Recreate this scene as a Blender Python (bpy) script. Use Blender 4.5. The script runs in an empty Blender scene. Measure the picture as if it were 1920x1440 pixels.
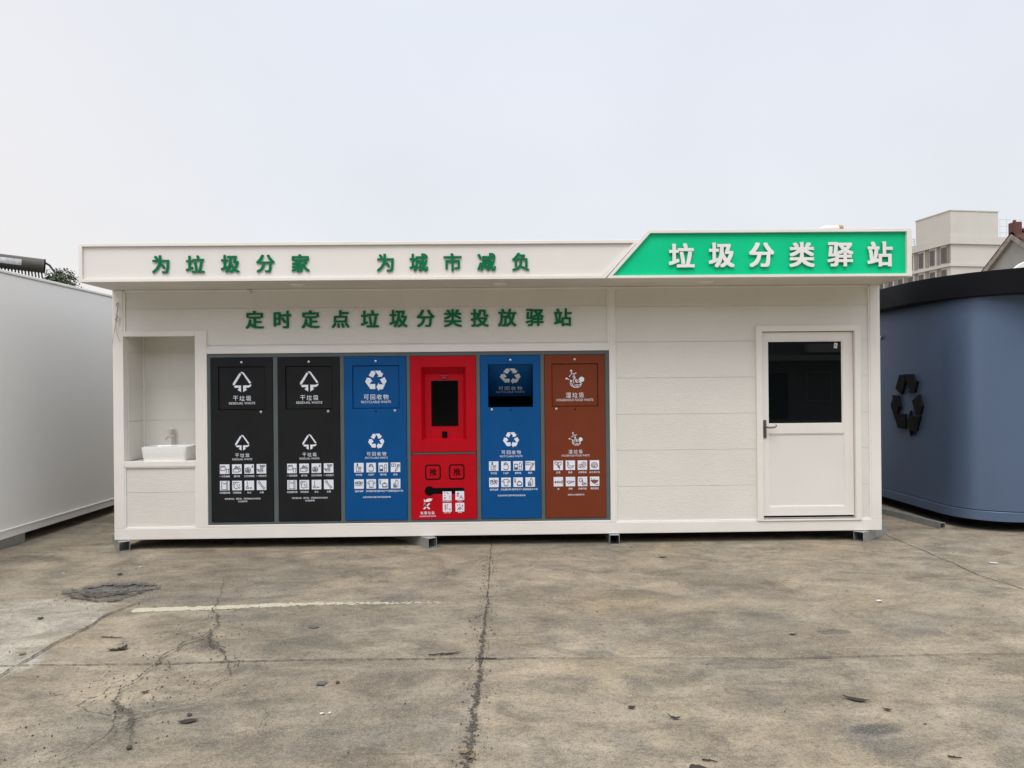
import bpy, bmesh, math, random
from mathutils import Vector, Matrix, noise
R = math.radians
random.seed(7)
scene = bpy.context.scene
COL = scene.collection

# ------------------------------------------------------------------ camera
cam_d = bpy.data.cameras.new('camera')
cam_d.sensor_width = 36.0
cam_d.lens = 36.0 * 1360.0 / 1920.0
cam_d.clip_start = 0.05
cam_d.clip_end = 3000
cam = bpy.data.objects.new('camera', cam_d)
COL.objects.link(cam)
yaw, pitch, roll = R(0.9297), R(0.0593), R(-0.5567)
f = Vector((math.sin(yaw) * math.cos(pitch), math.cos(yaw) * math.cos(pitch), math.sin(pitch)))
r0 = Vector((math.cos(yaw), -math.sin(yaw), 0))
u0 = r0.cross(f)
rr = math.cos(roll) * r0 + math.sin(roll) * u0
uu = -math.sin(roll) * r0 + math.cos(roll) * u0
M = Matrix((rr, uu, -f)).transposed().to_4x4()
M.translation = Vector((0.002, -7.988, 1.768))
cam.matrix_world = M
scene.camera = cam

# ------------------------------------------------------------------ sky
SUN_EL, SUN_AZ = 58.0, 195.0      # behind the camera, a little to the left
world = bpy.data.worlds.new('World')
scene.world = world
world.use_nodes = True
wt = world.node_tree
wn, wl = wt.nodes, wt.links
wn.clear()
wo = wn.new('ShaderNodeOutputWorld')
bg = wn.new('ShaderNodeBackground')
wl.new(bg.outputs[0], wo.inputs[0])
sky = wn.new('ShaderNodeTexSky')
sky.sky_type = 'NISHITA'
sky.sun_disc = False
sky.sun_elevation = R(SUN_EL)
sky.sun_rotation = R(SUN_AZ)
sky.air_density = 1.0
sky.dust_density = 4.0
skm = wn.new('ShaderNodeVectorMath'); skm.operation = 'SCALE'; skm.inputs['Scale'].default_value = 0.09
wl.new(sky.outputs[0], skm.inputs[0])
tc = wn.new('ShaderNodeTexCoord')
sep = wn.new('ShaderNodeSeparateXYZ')
wl.new(tc.outputs['Generated'], sep.inputs[0])
ramp = wn.new('ShaderNodeValToRGB')                       # cloud deck by elevation
cr = ramp.color_ramp
cr.elements[0].position = 0.0; cr.elements[0].color = (0.80, 0.79, 0.79, 1)
cr.elements[1].position = 1.0; cr.elements[1].color = (0.84, 0.87, 0.93, 1)
for p_, c_ in ((0.06, (0.86, 0.855, 0.865, 1)), (0.2, (0.80, 0.825, 0.875, 1)), (0.45, (0.765, 0.805, 0.885, 1))):
    e = cr.elements.new(p_); e.color = c_
wl.new(sep.outputs['Z'], ramp.inputs[0])
# thin cloud structure
cn = wn.new('ShaderNodeTexNoise'); cn.inputs['Scale'].default_value = 1.6; cn.inputs['Detail'].default_value = 5
wl.new(tc.outputs['Generated'], cn.inputs['Vector'])
cmr = wn.new('ShaderNodeMapRange'); cmr.inputs[1].default_value = 0.3; cmr.inputs[2].default_value = 0.7
cmr.inputs[3].default_value = 0.95; cmr.inputs[4].default_value = 1.06
wl.new(cn.outputs[0], cmr.inputs[0])
# brighter deck towards the hidden sun, behind the camera and overhead
hid = wn.new('ShaderNodeMapRange'); hid.interpolation_type = 'SMOOTHSTEP'
hid.inputs[1].default_value = 0.25; hid.inputs[2].default_value = -0.7
hid.inputs[3].default_value = 1.0; hid.inputs[4].default_value = 1.45
wl.new(sep.outputs['Y'], hid.inputs[0])
zen = wn.new('ShaderNodeMapRange'); zen.interpolation_type = 'SMOOTHSTEP'
zen.inputs[1].default_value = 0.45; zen.inputs[2].default_value = 0.95
zen.inputs[3].default_value = 1.0; zen.inputs[4].default_value = 1.8
wl.new(sep.outputs['Z'], zen.inputs[0])
m1 = wn.new('ShaderNodeMath'); m1.operation = 'MULTIPLY'
wl.new(cmr.outputs[0], m1.inputs[0]); wl.new(hid.outputs[0], m1.inputs[1])
m2 = wn.new('ShaderNodeMath'); m2.operation = 'MULTIPLY'
wl.new(m1.outputs[0], m2.inputs[0]); wl.new(zen.outputs[0], m2.inputs[1])
dk = wn.new('ShaderNodeVectorMath'); dk.operation = 'SCALE'
wl.new(ramp.outputs[0], dk.inputs[0]); wl.new(m2.outputs[0], dk.inputs['Scale'])
mx = wn.new('ShaderNodeMix'); mx.data_type = 'RGBA'; mx.inputs[0].default_value = 0.93
# warmer, brighter deck low on the left
azr = wn.new('ShaderNodeMapRange'); azr.interpolation_type = 'SMOOTHSTEP'
azr.inputs[1].default_value = -0.15; azr.inputs[2].default_value = -0.6
wl.new(sep.outputs['X'], azr.inputs[0])
azm = wn.new('ShaderNodeMix'); azm.data_type = 'RGBA'; azm.blend_type = 'MULTIPLY'; azm.inputs[7].default_value = (1.09, 1.045, 1.0, 1)
wl.new(azr.outputs[0], azm.inputs[0]); wl.new(dk.outputs[0], azm.inputs[6])
wl.new(skm.outputs[0], mx.inputs[6]); wl.new(azm.outputs[2], mx.inputs[7])
wl.new(mx.outputs[2], bg.inputs[0])
bg.inputs[1].default_value = 1.0

sun_d = bpy.data.lights.new('sun', 'SUN')
sun_d.energy = 1.5
sun_d.angle = R(32)
sun_d.color = (1.0, 0.95, 0.88)
sun = bpy.data.objects.new('sun', sun_d)
COL.objects.link(sun)
az = R(SUN_AZ)
sd = Vector((math.sin(az) * math.cos(R(SUN_EL)), math.cos(az) * math.cos(R(SUN_EL)), math.sin(R(SUN_EL))))
sun.rotation_euler = sd.to_track_quat('Z', 'Y').to_euler()
sun.location = (0, -20, 30)

scene.cycles.use_denoising = True
vs = scene.view_settings
vs.view_transform = 'Standard'
vs.look = 'None'
vs.exposure = 0.06
vs.gamma = 1.0
vs.use_curve_mapping = False

# ------------------------------------------------------------------ materials
def new_mat(name):
    m = bpy.data.materials.new(name)
    m.use_nodes = True
    nt = m.node_tree
    b = nt.nodes['Principled BSDF']
    return m, nt, b

def simple(name, col, rough=0.5, metal=0.0, vary=0.06, vscale=3.0, bump=0.0, bscale=200.0, stretch=(1, 1, 1), spec=0.5, coat=0.0, rvar=.15):
    """paint / metal / plastic with slight colour and gloss variation, optional surface texture"""
    m, nt, b = new_mat(name)
    N, L = nt.nodes, nt.links
    t = N.new('ShaderNodeTexCoord')
    n = N.new('ShaderNodeTexNoise'); n.inputs['Scale'].default_value = vscale; n.inputs['Detail'].default_value = 6
    n.inputs['Roughness'].default_value = 0.6
    L.new(t.outputs['Object'], n.inputs['Vector'])
    mr = N.new('ShaderNodeMapRange')
    mr.inputs[1].default_value = 0.3; mr.inputs[2].default_value = 0.7
    mr.inputs[3].default_value = 1 - vary; mr.inputs[4].default_value = 1 + vary
    L.new(n.outputs[0], mr.inputs[0])
    s = N.new('ShaderNodeVectorMath'); s.operation = 'SCALE'
    s.inputs[0].default_value = col[:3]
    L.new(mr.outputs[0], s.inputs['Scale'])
    L.new(s.outputs[0], b.inputs['Base Color'])
    r = N.new('ShaderNodeMapRange')
    r.inputs[1].default_value = 0.3; r.inputs[2].default_value = 0.7
    r.inputs[3].default_value = max(0.02, rough * (1 - rvar)); r.inputs[4].default_value = min(1, rough * (1 + rvar))
    L.new(n.outputs[0], r.inputs[0])
    L.new(r.outputs[0], b.inputs['Roughness'])
    b.inputs['Metallic'].default_value = metal
    b.inputs['Specular IOR Level'].default_value = spec
    b.inputs['Coat Weight'].default_value = coat
    if bump:
        mp = N.new('ShaderNodeMapping'); mp.inputs['Scale'].default_value = stretch
        L.new(t.outputs['Object'], mp.inputs[0])
        n2 = N.new('ShaderNodeTexNoise'); n2.inputs['Scale'].default_value = bscale; n2.inputs['Detail'].default_value = 3
        L.new(mp.outputs[0], n2.inputs['Vector'])
        bp = N.new('ShaderNodeBump'); bp.inputs['Strength'].default_value = bump; bp.inputs['Distance'].default_value = 0.004
        L.new(n2.outputs[0], bp.inputs['Height'])
        L.new(bp.outputs[0], b.inputs['Normal'])
    return m

MT = {}
MT['trim'] = simple('cream_white_trim_paint', (0.775, 0.742, 0.695), 0.42, vary=0.04, vscale=1.5)
MT['panel'] = simple('embossed_wall_panel', (0.705, 0.682, 0.628), 0.5, vary=0.035, vscale=1.2, bump=0.9, bscale=48, stretch=(0.6, 1, 1.5))
MT['side_dimmer_mid'] = simple('light_dimming_side_mid', (0.22, 0.22, 0.215), 0.55)  # unseen left side, greyed to deepen the shade on the pale cabin
MT['side_dimmer_dark'] = simple('light_dimming_side_dark', (0.06, 0.062, 0.066), 0.55)  # unseen right side and back, darkened to deepen shade on the blue cabin
MT['fascia'] = simple('fascia_paint', (0.735, 0.703, 0.662), 0.45, vary=0.03, vscale=0.9)
MT['soffit'] = simple('soffit_sheet', (0.66, 0.63, 0.58), 0.55)
MT['green_letter'] = simple('dark_green_acrylic', (0.0005, 0.160, 0.060), 0.4, vary=0.08, spec=0.2)
MT['green_board'] = simple('bright_green_board', (0.0, 0.56, 0.25), 0.45, vary=0.04, spec=0.2)
MT['white_letter'] = simple('white_acrylic', (0.80, 0.79, 0.76), 0.35)
MT['grey_steel'] = simple('grey_green_powder_coat', (0.085, 0.108, 0.11), 0.5, vary=0.08)
MT['black_coat'] = simple('charcoal_powder_coat', (0.012, 0.013, 0.0145), 0.5, vary=0.12, bump=0.06, bscale=500, spec=0.18)
MT['blue_coat'] = simple('blue_powder_coat', (0.001, 0.070, 0.235), 0.5, vary=0.05, bump=0.06, bscale=500, spec=0.18)
MT['red_coat'] = simple('red_powder_coat', (0.44, 0.001, 0.009), 0.5, vary=0.05, bump=0.06, bscale=500, spec=0.18)
MT['brown_coat'] = simple('brown_powder_coat', (0.170, 0.036, 0.0135), 0.5, vary=0.06, bump=0.06, bscale=500, spec=0.18)
MT['print'] = simple('white_print', (0.74, 0.765, 0.84), 0.5, vary=0.04)
MT['ink_dark'] = simple('dark_ink', (0.03, 0.035, 0.045), 0.6)
MT['ink_brown'] = simple('brown_ink', (0.22, 0.04, 0.03), 0.6)
MT['ink_blue'] = simple('blue_ink', (0.02, 0.09, 0.2), 0.6)
MT['ink_red'] = simple('red_ink', (0.35, 0.01, 0.03), 0.6)
MT['chrome'] = simple('chrome', (0.72, 0.72, 0.74), 0.14, 1.0)
MT['steel'] = simple('stainless_steel', (0.55, 0.55, 0.54), 0.32, 1.0)
MT['dark_steel'] = simple('aged_handle_steel', (0.22, 0.20, 0.18), 0.35, 0.9)
MT['black'] = simple('matt_black', (0.004, 0.004, 0.0045), 0.7, spec=0.06)
MT['screen'] = simple('screen_glass', (0.003, 0.003, 0.003), 0.12, vary=0.02, spec=0.15)
MT['ceramic'] = simple('glazed_ceramic', (0.80, 0.80, 0.77), 0.12, vary=0.02, coat=0.4)
MT['paper'] = simple('white_paper', (0.62, 0.61, 0.60), 0.7)
MT['rubber'] = simple('dark_rubber', (0.02, 0.02, 0.022), 0.7)
MT['wire'] = simple('pale_wire', (0.42, 0.41, 0.37), 0.5)
MT['block_panel'] = simple('pale_grey_sheet', (0.87, 0.855, 0.82), 0.28, vary=0.012, vscale=0.4, rvar=.03)
MT['block_trim'] = simple('white_edge_trim', (0.80, 0.79, 0.76), 0.35)
MT['navy'] = simple('slate_blue_sheet', (0.132, 0.190, 0.305), 0.40, 0.45, vary=0.04, vscale=0.7, rvar=.06)
MT['navy_dark'] = simple('near_black_sheet', (0.0055, 0.006, 0.0075), 0.5, vary=0.1, spec=0.12)
MT['emblem'] = simple('black_emblem', (0.005, 0.005, 0.007), 0.6, spec=0.15)
MT['render_wall'] = simple('warm_grey_render', (0.51, 0.492, 0.452), 0.85, vary=0.05, vscale=0.25)
MT['fin'] = simple('brown_metal_fin', (0.16, 0.125, 0.105), 0.5)
MT['far_glass'] = simple('far_window_glass', (0.075, 0.085, 0.09), 0.1)
MT['cement'] = simple('bare_cement_render', (0.29, 0.287, 0.278), 0.9, vary=0.16, vscale=0.9, bump=0.2, bscale=12, stretch=(3, 3, .6))
MT['barge'] = simple('weathered_board', (0.26, 0.235, 0.20), 0.85, vary=0.3, vscale=4)
MT['brick'] = simple('dark_red_brick', (0.105, 0.042, 0.036), 0.9, vary=0.3, vscale=9)
MT['tank'] = simple('olive_tank_sheet', (0.070, 0.066, 0.052), 0.35, 0.3, vary=0.15)
MT['tube_glass'] = simple('vacuum_tube_glass', (0.03, 0.035, 0.045), 0.08, vary=0.2)
MT['label_silver'] = simple('silver_label', (0.42, 0.43, 0.44), 0.5, vary=0.3, vscale=8)
MT['bark'] = simple('bark', (0.07, 0.05, 0.035), 0.9, vary=0.3)
MT['bottle'] = simple('white_plastic', (0.78, 0.77, 0.74), 0.4)
MT['cap'] = simple('tan_plastic', (0.42, 0.22, 0.08), 0.5)
MT['workshop'] = simple('dull_grey_wall', (0.15, 0.15, 0.15), 0.9, vary=0.3, vscale=.5)
MT['dead_leaf'] = simple('dead_leaf', (0.035, 0.027, 0.019), 0.85, vary=0.4, vscale=30)
MT['tan_leaf'] = simple('tan_leaf', (0.20, 0.135, 0.07), 0.8, vary=0.3, vscale=30)
MT['twig'] = simple('twig_bark', (0.045, 0.032, 0.022), 0.9, vary=0.3, vscale=40)
MT['stone'] = simple('dark_stone', (0.06, 0.055, 0.05), 0.9, vary=0.3, vscale=40)
MT['slate'] = simple('blue_grey_shard', (0.105, 0.108, 0.104), 0.6, vary=0.2, vscale=30)

def mat_galv():
    m, nt, b = new_mat('galvanised_steel')
    N, L = nt.nodes, nt.links
    t = N.new('ShaderNodeTexCoord')
    v = N.new('ShaderNodeTexVoronoi'); v.inputs['Scale'].default_value = 45
    L.new(t.outputs['Object'], v.inputs['Vector'])
    n = N.new('ShaderNodeTexNoise'); n.inputs['Scale'].default_value = 14; n.inputs['Detail'].default_value = 6
    L.new(t.outputs['Object'], n.inputs['Vector'])
    cr = N.new('ShaderNodeValToRGB')
    cr.color_ramp.elements[0].color = (0.28, 0.30, 0.30, 1); cr.color_ramp.elements[1].color = (0.62, 0.64, 0.63, 1)
    a = N.new('ShaderNodeMix'); a.data_type = 'RGBA'; a.inputs[0].default_value = 0.55
    L.new(v.outputs['Color'], a.inputs[6]); L.new(n.outputs[1], a.inputs[7])
    bw = N.new('ShaderNodeRGBToBW'); L.new(a.outputs[2], bw.inputs[0])
    L.new(bw.outputs[0], cr.inputs[0]); L.new(cr.outputs[0], b.inputs['Base Color'])
    b.inputs['Metallic'].default_value = 0.75; b.inputs['Roughness'].default_value = 0.42
    return m
MT['galv'] = mat_galv()

def mat_tiles():
    m, nt, b = new_mat('brown_roof_tiles')
    N, L = nt.nodes, nt.links
    t = N.new('ShaderNodeTexCoord')
    w = N.new('ShaderNodeTexWave'); w.inputs['Scale'].default_value = 1.6; w.bands_direction = 'X'
    w.inputs['Distortion'].default_value = 0.6
    L.new(t.outputs['Object'], w.inputs['Vector'])
    w2 = N.new('ShaderNodeTexWave'); w2.inputs['Scale'].default_value = 1.3; w2.bands_direction = 'Z'
    w2.inputs['Distortion'].default_value = 0.8
    L.new(t.outputs['Object'], w2.inputs['Vector'])
    n = N.new('ShaderNodeTexNoise'); n.inputs['Scale'].default_value = 5
    L.new(t.outputs['Object'], n.inputs['Vector'])
    cr = N.new('ShaderNodeValToRGB')
    cr.color_ramp.elements[0].color = (0.045, 0.020, 0.017, 1); cr.color_ramp.elements[1].color = (0.14, 0.062, 0.048, 1)
    L.new(n.outputs[0], cr.inputs[0]); L.new(cr.outputs[0], b.inputs['Base Color'])
    ad = N.new('ShaderNodeMath'); L.new(w.outputs[1], ad.inputs[0]); L.new(w2.outputs[1], ad.inputs[1])
    bp = N.new('ShaderNodeBump'); bp.inputs['Strength'].default_value = 1; bp.inputs['Distance'].default_value = 0.05
    L.new(ad.outputs[0], bp.inputs['Height']); L.new(bp.outputs[0], b.inputs['Normal'])
    b.inputs['Roughness'].default_value = 0.9
    return m
MT['tiles'] = mat_tiles()

def mat_leaf():
    m, nt, b = new_mat('tree_foliage')
    N, L = nt.nodes, nt.links
    g = N.new('ShaderNodeNewGeometry')
    cr = N.new('ShaderNodeValToRGB')
    cr.color_ramp.elements[0].color = (0.018, 0.030, 0.010, 1); cr.color_ramp.elements[1].color = (0.065, 0.085, 0.028, 1)
    L.new(g.outputs['Random Per Island'], cr.inputs[0]); L.new(cr.outputs[0], b.inputs['Base Color'])
    b.inputs['Roughness'].default_value = 0.7
    return m
MT['leaf'] = mat_leaf()

# door glass: dark tinted film on a smooth pane
def mat_tint():
    m, nt, b = new_mat('dark_tinted_glass')
    b.inputs['Base Color'].default_value = (0.004, 0.0055, 0.006, 1)
    b.inputs['Roughness'].default_value = 0.015
    b.inputs['IOR'].default_value = 1.5
    return m
MT['tint'] = mat_tint()

# ------------------------------------------------------------------ mesh helpers
class MB:
    def __init__(s): s.v = []; s.f = []; s.m = []; s.cur = 0
    def add(s, vs, fs):
        o = len(s.v)
        s.v += [tuple(x) for x in vs]
        for q in fs:
            s.f.append([i + o for i in q]); s.m.append(s.cur)
        return s
    def box(s, x0, x1, y0, y1, z0, z1, mtx=None):
        vs = [Vector((x, y, z)) for x in (x0, x1) for y in (y0, y1) for z in (z0, z1)]
        if mtx: vs = [mtx @ v for v in vs]
        return s.add(vs, [(0, 1, 3, 2), (4, 6, 7, 5), (0, 4, 5, 1), (2, 3, 7, 6), (0, 2, 6, 4), (1, 5, 7, 3)])
    def prism_xz(s, pts, y0, y1):
        """polygon in XZ (counter-clockwise seen from -y), extruded from y0 (front) to y1"""
        n = len(pts)
        a = [(p[0], y0, p[1]) for p in pts] + [(p[0], y1, p[1]) for p in pts]
        fs = [list(range(n)), list(range(2 * n - 1, n - 1, -1))]
        fs += [(i, i + n, (i + 1) % n + n, (i + 1) % n) for i in range(n)]
        return s.add(a, fs)
    def prism_xy(s, pts, z0, z1):
        n = len(pts)
        a = [(p[0], p[1], z0) for p in pts] + [(p[0], p[1], z1) for p in pts]
        fs = [list(range(n - 1, -1, -1)), list(range(n, 2 * n))]
        fs += [(i, (i + 1) % n, (i + 1) % n + n, i + n) for i in range(n)]
        return s.add(a, fs)
    def flat_xz(s, pts, y):
        return s.add([(p[0], y, p[1]) for p in pts], [list(range(len(pts)))])
    def cyl(s, a, b, r, n=16, r2=None, caps=True):
        a, b = Vector(a), Vector(b)
        r2 = r if r2 is None else r2
        d = (b - a).normalized()
        t = Vector((0, 0, 1)) if abs(d.z) < .9 else Vector((1, 0, 0))
        u = d.cross(t).normalized(); w = d.cross(u)
        vs = []
        for c, q in ((a, r), (b, r2)):
            for i in range(n):
                an = 2 * math.pi * i / n
                vs.append(c + q * (math.cos(an) * u + math.sin(an) * w))
        fs = [(i, i + n, (i + 1) % n + n, (i + 1) % n) for i in range(n)]
        if caps: fs += [list(range(n)), list(range(2 * n - 1, n - 1, -1))]
        return s.add(vs, fs)
    def tube(s, pts, r, n=8):
        pts = [Vector(p) for p in pts]
        rs = r if isinstance(r, (list, tuple)) else [r] * len(pts)
        vs = []; up = Vector((0.13, 0.29, 0.95))
        for i, p in enumerate(pts):
            d = (pts[min(i + 1, len(pts) - 1)] - pts[max(i - 1, 0)]).normalized()
            u = d.cross(up)
            if u.length < .05: u = d.cross(Vector((1, 0, 0)))
            u.normalize(); w = d.cross(u)
            for k in range(n):
                an = 2 * math.pi * k / n
                vs.append(p + rs[i] * (math.cos(an) * u + math.sin(an) * w))
        fs = []
        for i in range(len(pts) - 1):
            for k in range(n):
                fs.append((i * n + k, (i + 1) * n + k, (i + 1) * n + (k + 1) % n, i * n + (k + 1) % n))
        fs += [list(range(n)), list(range(len(vs) - 1, len(vs) - n - 1, -1))]
        return s.add(vs, fs)
    def lathe(s, prof, n=24, c=(0, 0, 0)):
        vs = []
        for (r, z) in prof:
            for i in range(n):
                an = 2 * math.pi * i / n
                vs.append((c[0] + r * math.cos(an), c[1] + r * math.sin(an), c[2] + z))
        fs = []
        for j in range(len(prof) - 1):
            for i in range(n):
                fs.append((j * n + i, j * n + (i + 1) % n, (j + 1) * n + (i + 1) % n, (j + 1) * n + i))
        fs += [list(range(n - 1, -1, -1)), list(range((len(prof) - 1) * n, len(prof) * n))]
        return s.add(vs, fs)
    def stroke(s, pts, w, y):
        """flat pen line in the XZ plane"""
        for (a, b) in zip(pts[:-1], pts[1:]):
            dx, dz = b[0] - a[0], b[1] - a[1]
            l = math.hypot(dx, dz) or 1e-6
            ex, ez = dx / l * w / 2, dz / l * w / 2
            nx, nz = -ez, ex
            s.flat_xz([(a[0] - ex - nx, a[1] - ez - nz), (b[0] + ex - nx, b[1] + ez - nz),
                       (b[0] + ex + nx, b[1] + ez + nz), (a[0] - ex + nx, a[1] - ez + nz)], y)
        return s
    def build(s, name, mats, parent=None, bevel=0.0, smooth=False, seg=2, recalc=True):
        me = bpy.data.meshes.new(name)
        me.from_pydata(s.v, [], s.f)
        mats = mats if isinstance(mats, (list, tuple)) else [mats]
        for m in mats: me.materials.append(MT[m] if isinstance(m, str) else m)
        me.polygons.foreach_set('material_index', s.m)
        if recalc:
            bm = bmesh.new(); bm.from_mesh(me)
            bmesh.ops.recalc_face_normals(bm, faces=bm.faces)
            bm.to_mesh(me); bm.free()
        if smooth:
            me.polygons.foreach_set('use_smooth', [True] * len(me.polygons))
        me.update()
        o = bpy.data.objects.new(name, me)
        COL.objects.link(o)
        if parent: o.parent = parent
        if bevel:
            b = o.modifiers.new('edge', 'BEVEL'); b.width = bevel; b.segments = seg; b.limit_method = 'ANGLE'; b.angle_limit = R(40)
        if smooth:
            try: me.set_sharp_from_angle(angle=R(35))
            except Exception: pass
        return o

def tag(o, label=None, cat=None, group=None, kind=None):
    if label: o['label'] = label
    if cat: o['category'] = cat
    if group: o['group'] = group
    if kind: o['kind'] = kind
    return o

def empty(name, loc=(0, 0, 0), rz=0.0):
    o = bpy.data.objects.new(name, None)
    o.location = loc; o.rotation_euler = (0, 0, rz)
    o.empty_display_size = 0.1
    COL.objects.link(o)
    return o

_txt = {}
def glyphs(body, offset=0.0, extrude=0.0, spacing=1.0):
    """outline text as (verts, faces), unit size, centred, lying in XZ and facing -y"""
    key = (body, offset, extrude, spacing)
    if key in _txt: return _txt[key]
    c = bpy.data.curves.new('txt', 'FONT')
    c.body = body; c.size = 1; c.offset = offset; c.extrude = extrude; c.resolution_u = 3
    c.align_x = 'CENTER'; c.space_character = spacing
    o = bpy.data.objects.new('txt', c); COL.objects.link(o)
    dg = bpy.context.evaluated_depsgraph_get()
    me = bpy.data.meshes.new_from_object(o.evaluated_get(dg))
    vs = [tuple(v.co) for v in me.vertices]; fs = [tuple(p.vertices) for p in me.polygons]
    bpy.data.objects.remove(o); bpy.data.curves.remove(c); bpy.data.meshes.remove(me)
    _txt[key] = (vs, fs)
    return _txt[key]

def put_text(mb, body, x, z, y, size, offset=0.0, extrude=0.0, width=None, mtx=None, spacing=1.0, height=None, bold=0.0):
    if bold:                                   # heavy stroke: the glyph pushed out to its four corners
        for i, (a, c) in enumerate(((1, 1), (-1, 1), (1, -1), (-1, -1), (0, 0))):
            put_text(mb, body, x + a * bold * size, z + c * bold * .72 * size, y - i * .0003, size, 0.0, extrude, width, mtx, spacing, height)
        return mb
    vs, fs = glyphs(body, offset, extrude, spacing)
    if not vs: return mb
    xs = [v[0] for v in vs]; ys = [v[1] for v in vs]
    cx = (min(xs) + max(xs)) / 2; cy = (min(ys) + max(ys)) / 2
    sx = size if width is None else width / (max(xs) - min(xs))
    sz = size if height is None else height / (max(ys) - min(ys))
    out = [Vector((x + (v[0] - cx) * sx, y - v[2] * size, z + (v[1] - cy) * sz)) for v in vs]
    if mtx: out = [mtx @ v for v in out]
    return mb.add(out, fs)

# ------------------------------------------------------------------ ground
def mat_ground():
    m, nt, b = new_mat('old_concrete')
    N, L = nt.nodes, nt.links
    g = N.new('ShaderNodeNewGeometry')
    def nz(scale, detail=6, rough=.6, dist=0.0, stretch=None):
        src = g.outputs['Position']
        if stretch:
            mp = N.new('ShaderNodeMapping'); mp.inputs['Scale'].default_value = stretch
            L.new(src, mp.inputs[0]); src = mp.outputs[0]
        n = N.new('ShaderNodeTexNoise'); n.inputs['Scale'].default_value = scale; n.inputs['Detail'].default_value = detail
        n.inputs['Roughness'].default_value = rough; n.inputs['Distortion'].default_value = dist
        L.new(src, n.inputs['Vector'])
        return n.outputs[0]
    def rng(src, a, b_, c, d, smooth=False):
        r = N.new('ShaderNodeMapRange'); r.inputs[1].default_value = a; r.inputs[2].default_value = b_
        r.inputs[3].default_value = c; r.inputs[4].default_value = d
        if smooth: r.interpolation_type = 'SMOOTHSTEP'
        L.new(src, r.inputs[0]); return r.outputs[0]
    def mix(fac, a, b_, mode='MIX'):
        x = N.new('ShaderNodeMix'); x.data_type = 'RGBA'; x.blend_type = mode
        if isinstance(fac, float): x.inputs[0].default_value = fac
        else: L.new(fac, x.inputs[0])
        for i, q in ((6, a), (7, b_)):
            if isinstance(q, tuple): x.inputs[i].default_value = (*q, 1)
            else: L.new(q, x.inputs[i])
        return x.outputs[2]
    def math_(op, a, b_):
        x = N.new('ShaderNodeMath'); x.operation = op
        for i, q in ((0, a), (1, b_)):
            if isinstance(q, (int, float)): x.inputs[i].default_value = q
            else: L.new(q, x.inputs[i])
        return x.outputs[0]
    broad = nz(0.55, 7, .62, .6)
    mid = nz(2.3, 8, .68, .4)
    streak = nz(1.1, 6, .6, .3, (0.55, 1.9, 1))
    fine = nz(26, 6, .75)
    grit = nz(120, 4, .8)
    col = mix(rng(broad, .32, .60, 0, 1, True), (0.190, 0.158, 0.117), (0.352, 0.290, 0.203))
    col = mix(rng(streak, .42, .66, 0, .75, True), col, (0.300, 0.262, 0.200))
    col = mix(rng(mid, .50, .68, 0, .62, True), col, (0.118, 0.101, 0.080))
    cool = nz(1.35, 5, .6, .5)
    col = mix(rng(cool, .55, .66, 0, .55, True), col, (0.165, 0.150, 0.130))
    yel = nz(0.8, 4, .55, .2, (1.0, 1.4, 1))
    col = mix(rng(yel, .52, .68, 0, .45, True), col, (0.325, 0.258, 0.160))
    # paler slab by the left block
    sp = N.new('ShaderNodeSeparateXYZ'); L.new(g.outputs['Position'], sp.inputs[0])
    wob = rng(nz(1.7, 6, .6), .3, .7, -.10, .10)
    xl = math_('ADD', sp.outputs['X'], wob)
    pale = rng(xl, -3.04, -3.12, 0, 1)
    pale = math_('MULTIPLY', pale, rng(math_('ADD', sp.outputs['Y'], math_('MULTIPLY', wob, 3.0)), -1.75, -2.05, 0, .85, True))
    col = mix(math_('MULTIPLY', pale, rng(mid, .35, .7, 1, .45)), col, (0.47, 0.435, 0.365))
    # oil and damp stains with their own outlines
    for (x, y, rx, ry, a) in ((-3.42, -1.62, .42, .27, .55), (1.86, -4.34, .14, .075, .75), (0.33, -3.72, .2, .13, .35),
                              (1.55, -3.45, .28, .1, .45), (1.95, -2.55, .3, .12, .3), (-1.9, -4.2, .5, .35, .35),
                              (-.9, -4.35, .6, .2, .3), (2.35, -2.9, .1, .05, .6), (-1.35, -3.05, .3, .2, .4), (0.2, -1.9, .5, .25, .25), (-1.5, -2.5, .6, .4, .3)):
        vsb = N.new('ShaderNodeVectorMath'); vsb.operation = 'SUBTRACT'; vsb.inputs[1].default_value = (x, y, 0)
        L.new(g.outputs['Position'], vsb.inputs[0])
        vm = N.new('ShaderNodeVectorMath'); vm.operation = 'MULTIPLY'; vm.inputs[1].default_value = (1 / rx, 1 / ry, 0)
        L.new(vsb.outputs[0], vm.inputs[0])
        ln = N.new('ShaderNodeVectorMath'); ln.operation = 'LENGTH'; L.new(vm.outputs[0], ln.inputs[0])
        d = math_('ADD', ln.outputs['Value'], rng(mid, .3, .7, -.55, .55))
        k = rng(d, 1.15, .75, 0, a, True)
        col = mix(k, col, (0.062, 0.060, 0.056))
    # yellow stain in the middle distance
    vsb = N.new('ShaderNodeVectorMath'); vsb.operation = 'SUBTRACT'; vsb.inputs[1].default_value = (0.9, -2.1, 0)
    L.new(g.outputs['Position'], vsb.inputs[0])
    vm = N.new('ShaderNodeVectorMath'); vm.operation = 'MULTIPLY'; vm.inputs[1].default_value = (1 / .55, 1 / .4, 0)
    L.new(vsb.outputs[0], vm.inputs[0])
    ln = N.new('ShaderNodeVectorMath'); ln.operation = 'LENGTH'; L.new(vm.outputs[0], ln.inputs[0])
    col = mix(rng(math_('ADD', ln.outputs['Value'], rng(mid, .3, .7, -.4, .4)), 1.1, .6, 0, .5, True), col, (0.235, 0.180, 0.100))
    tone = nz(3.0, 12, .72, .5, (.8, 1.3, 1))
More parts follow.
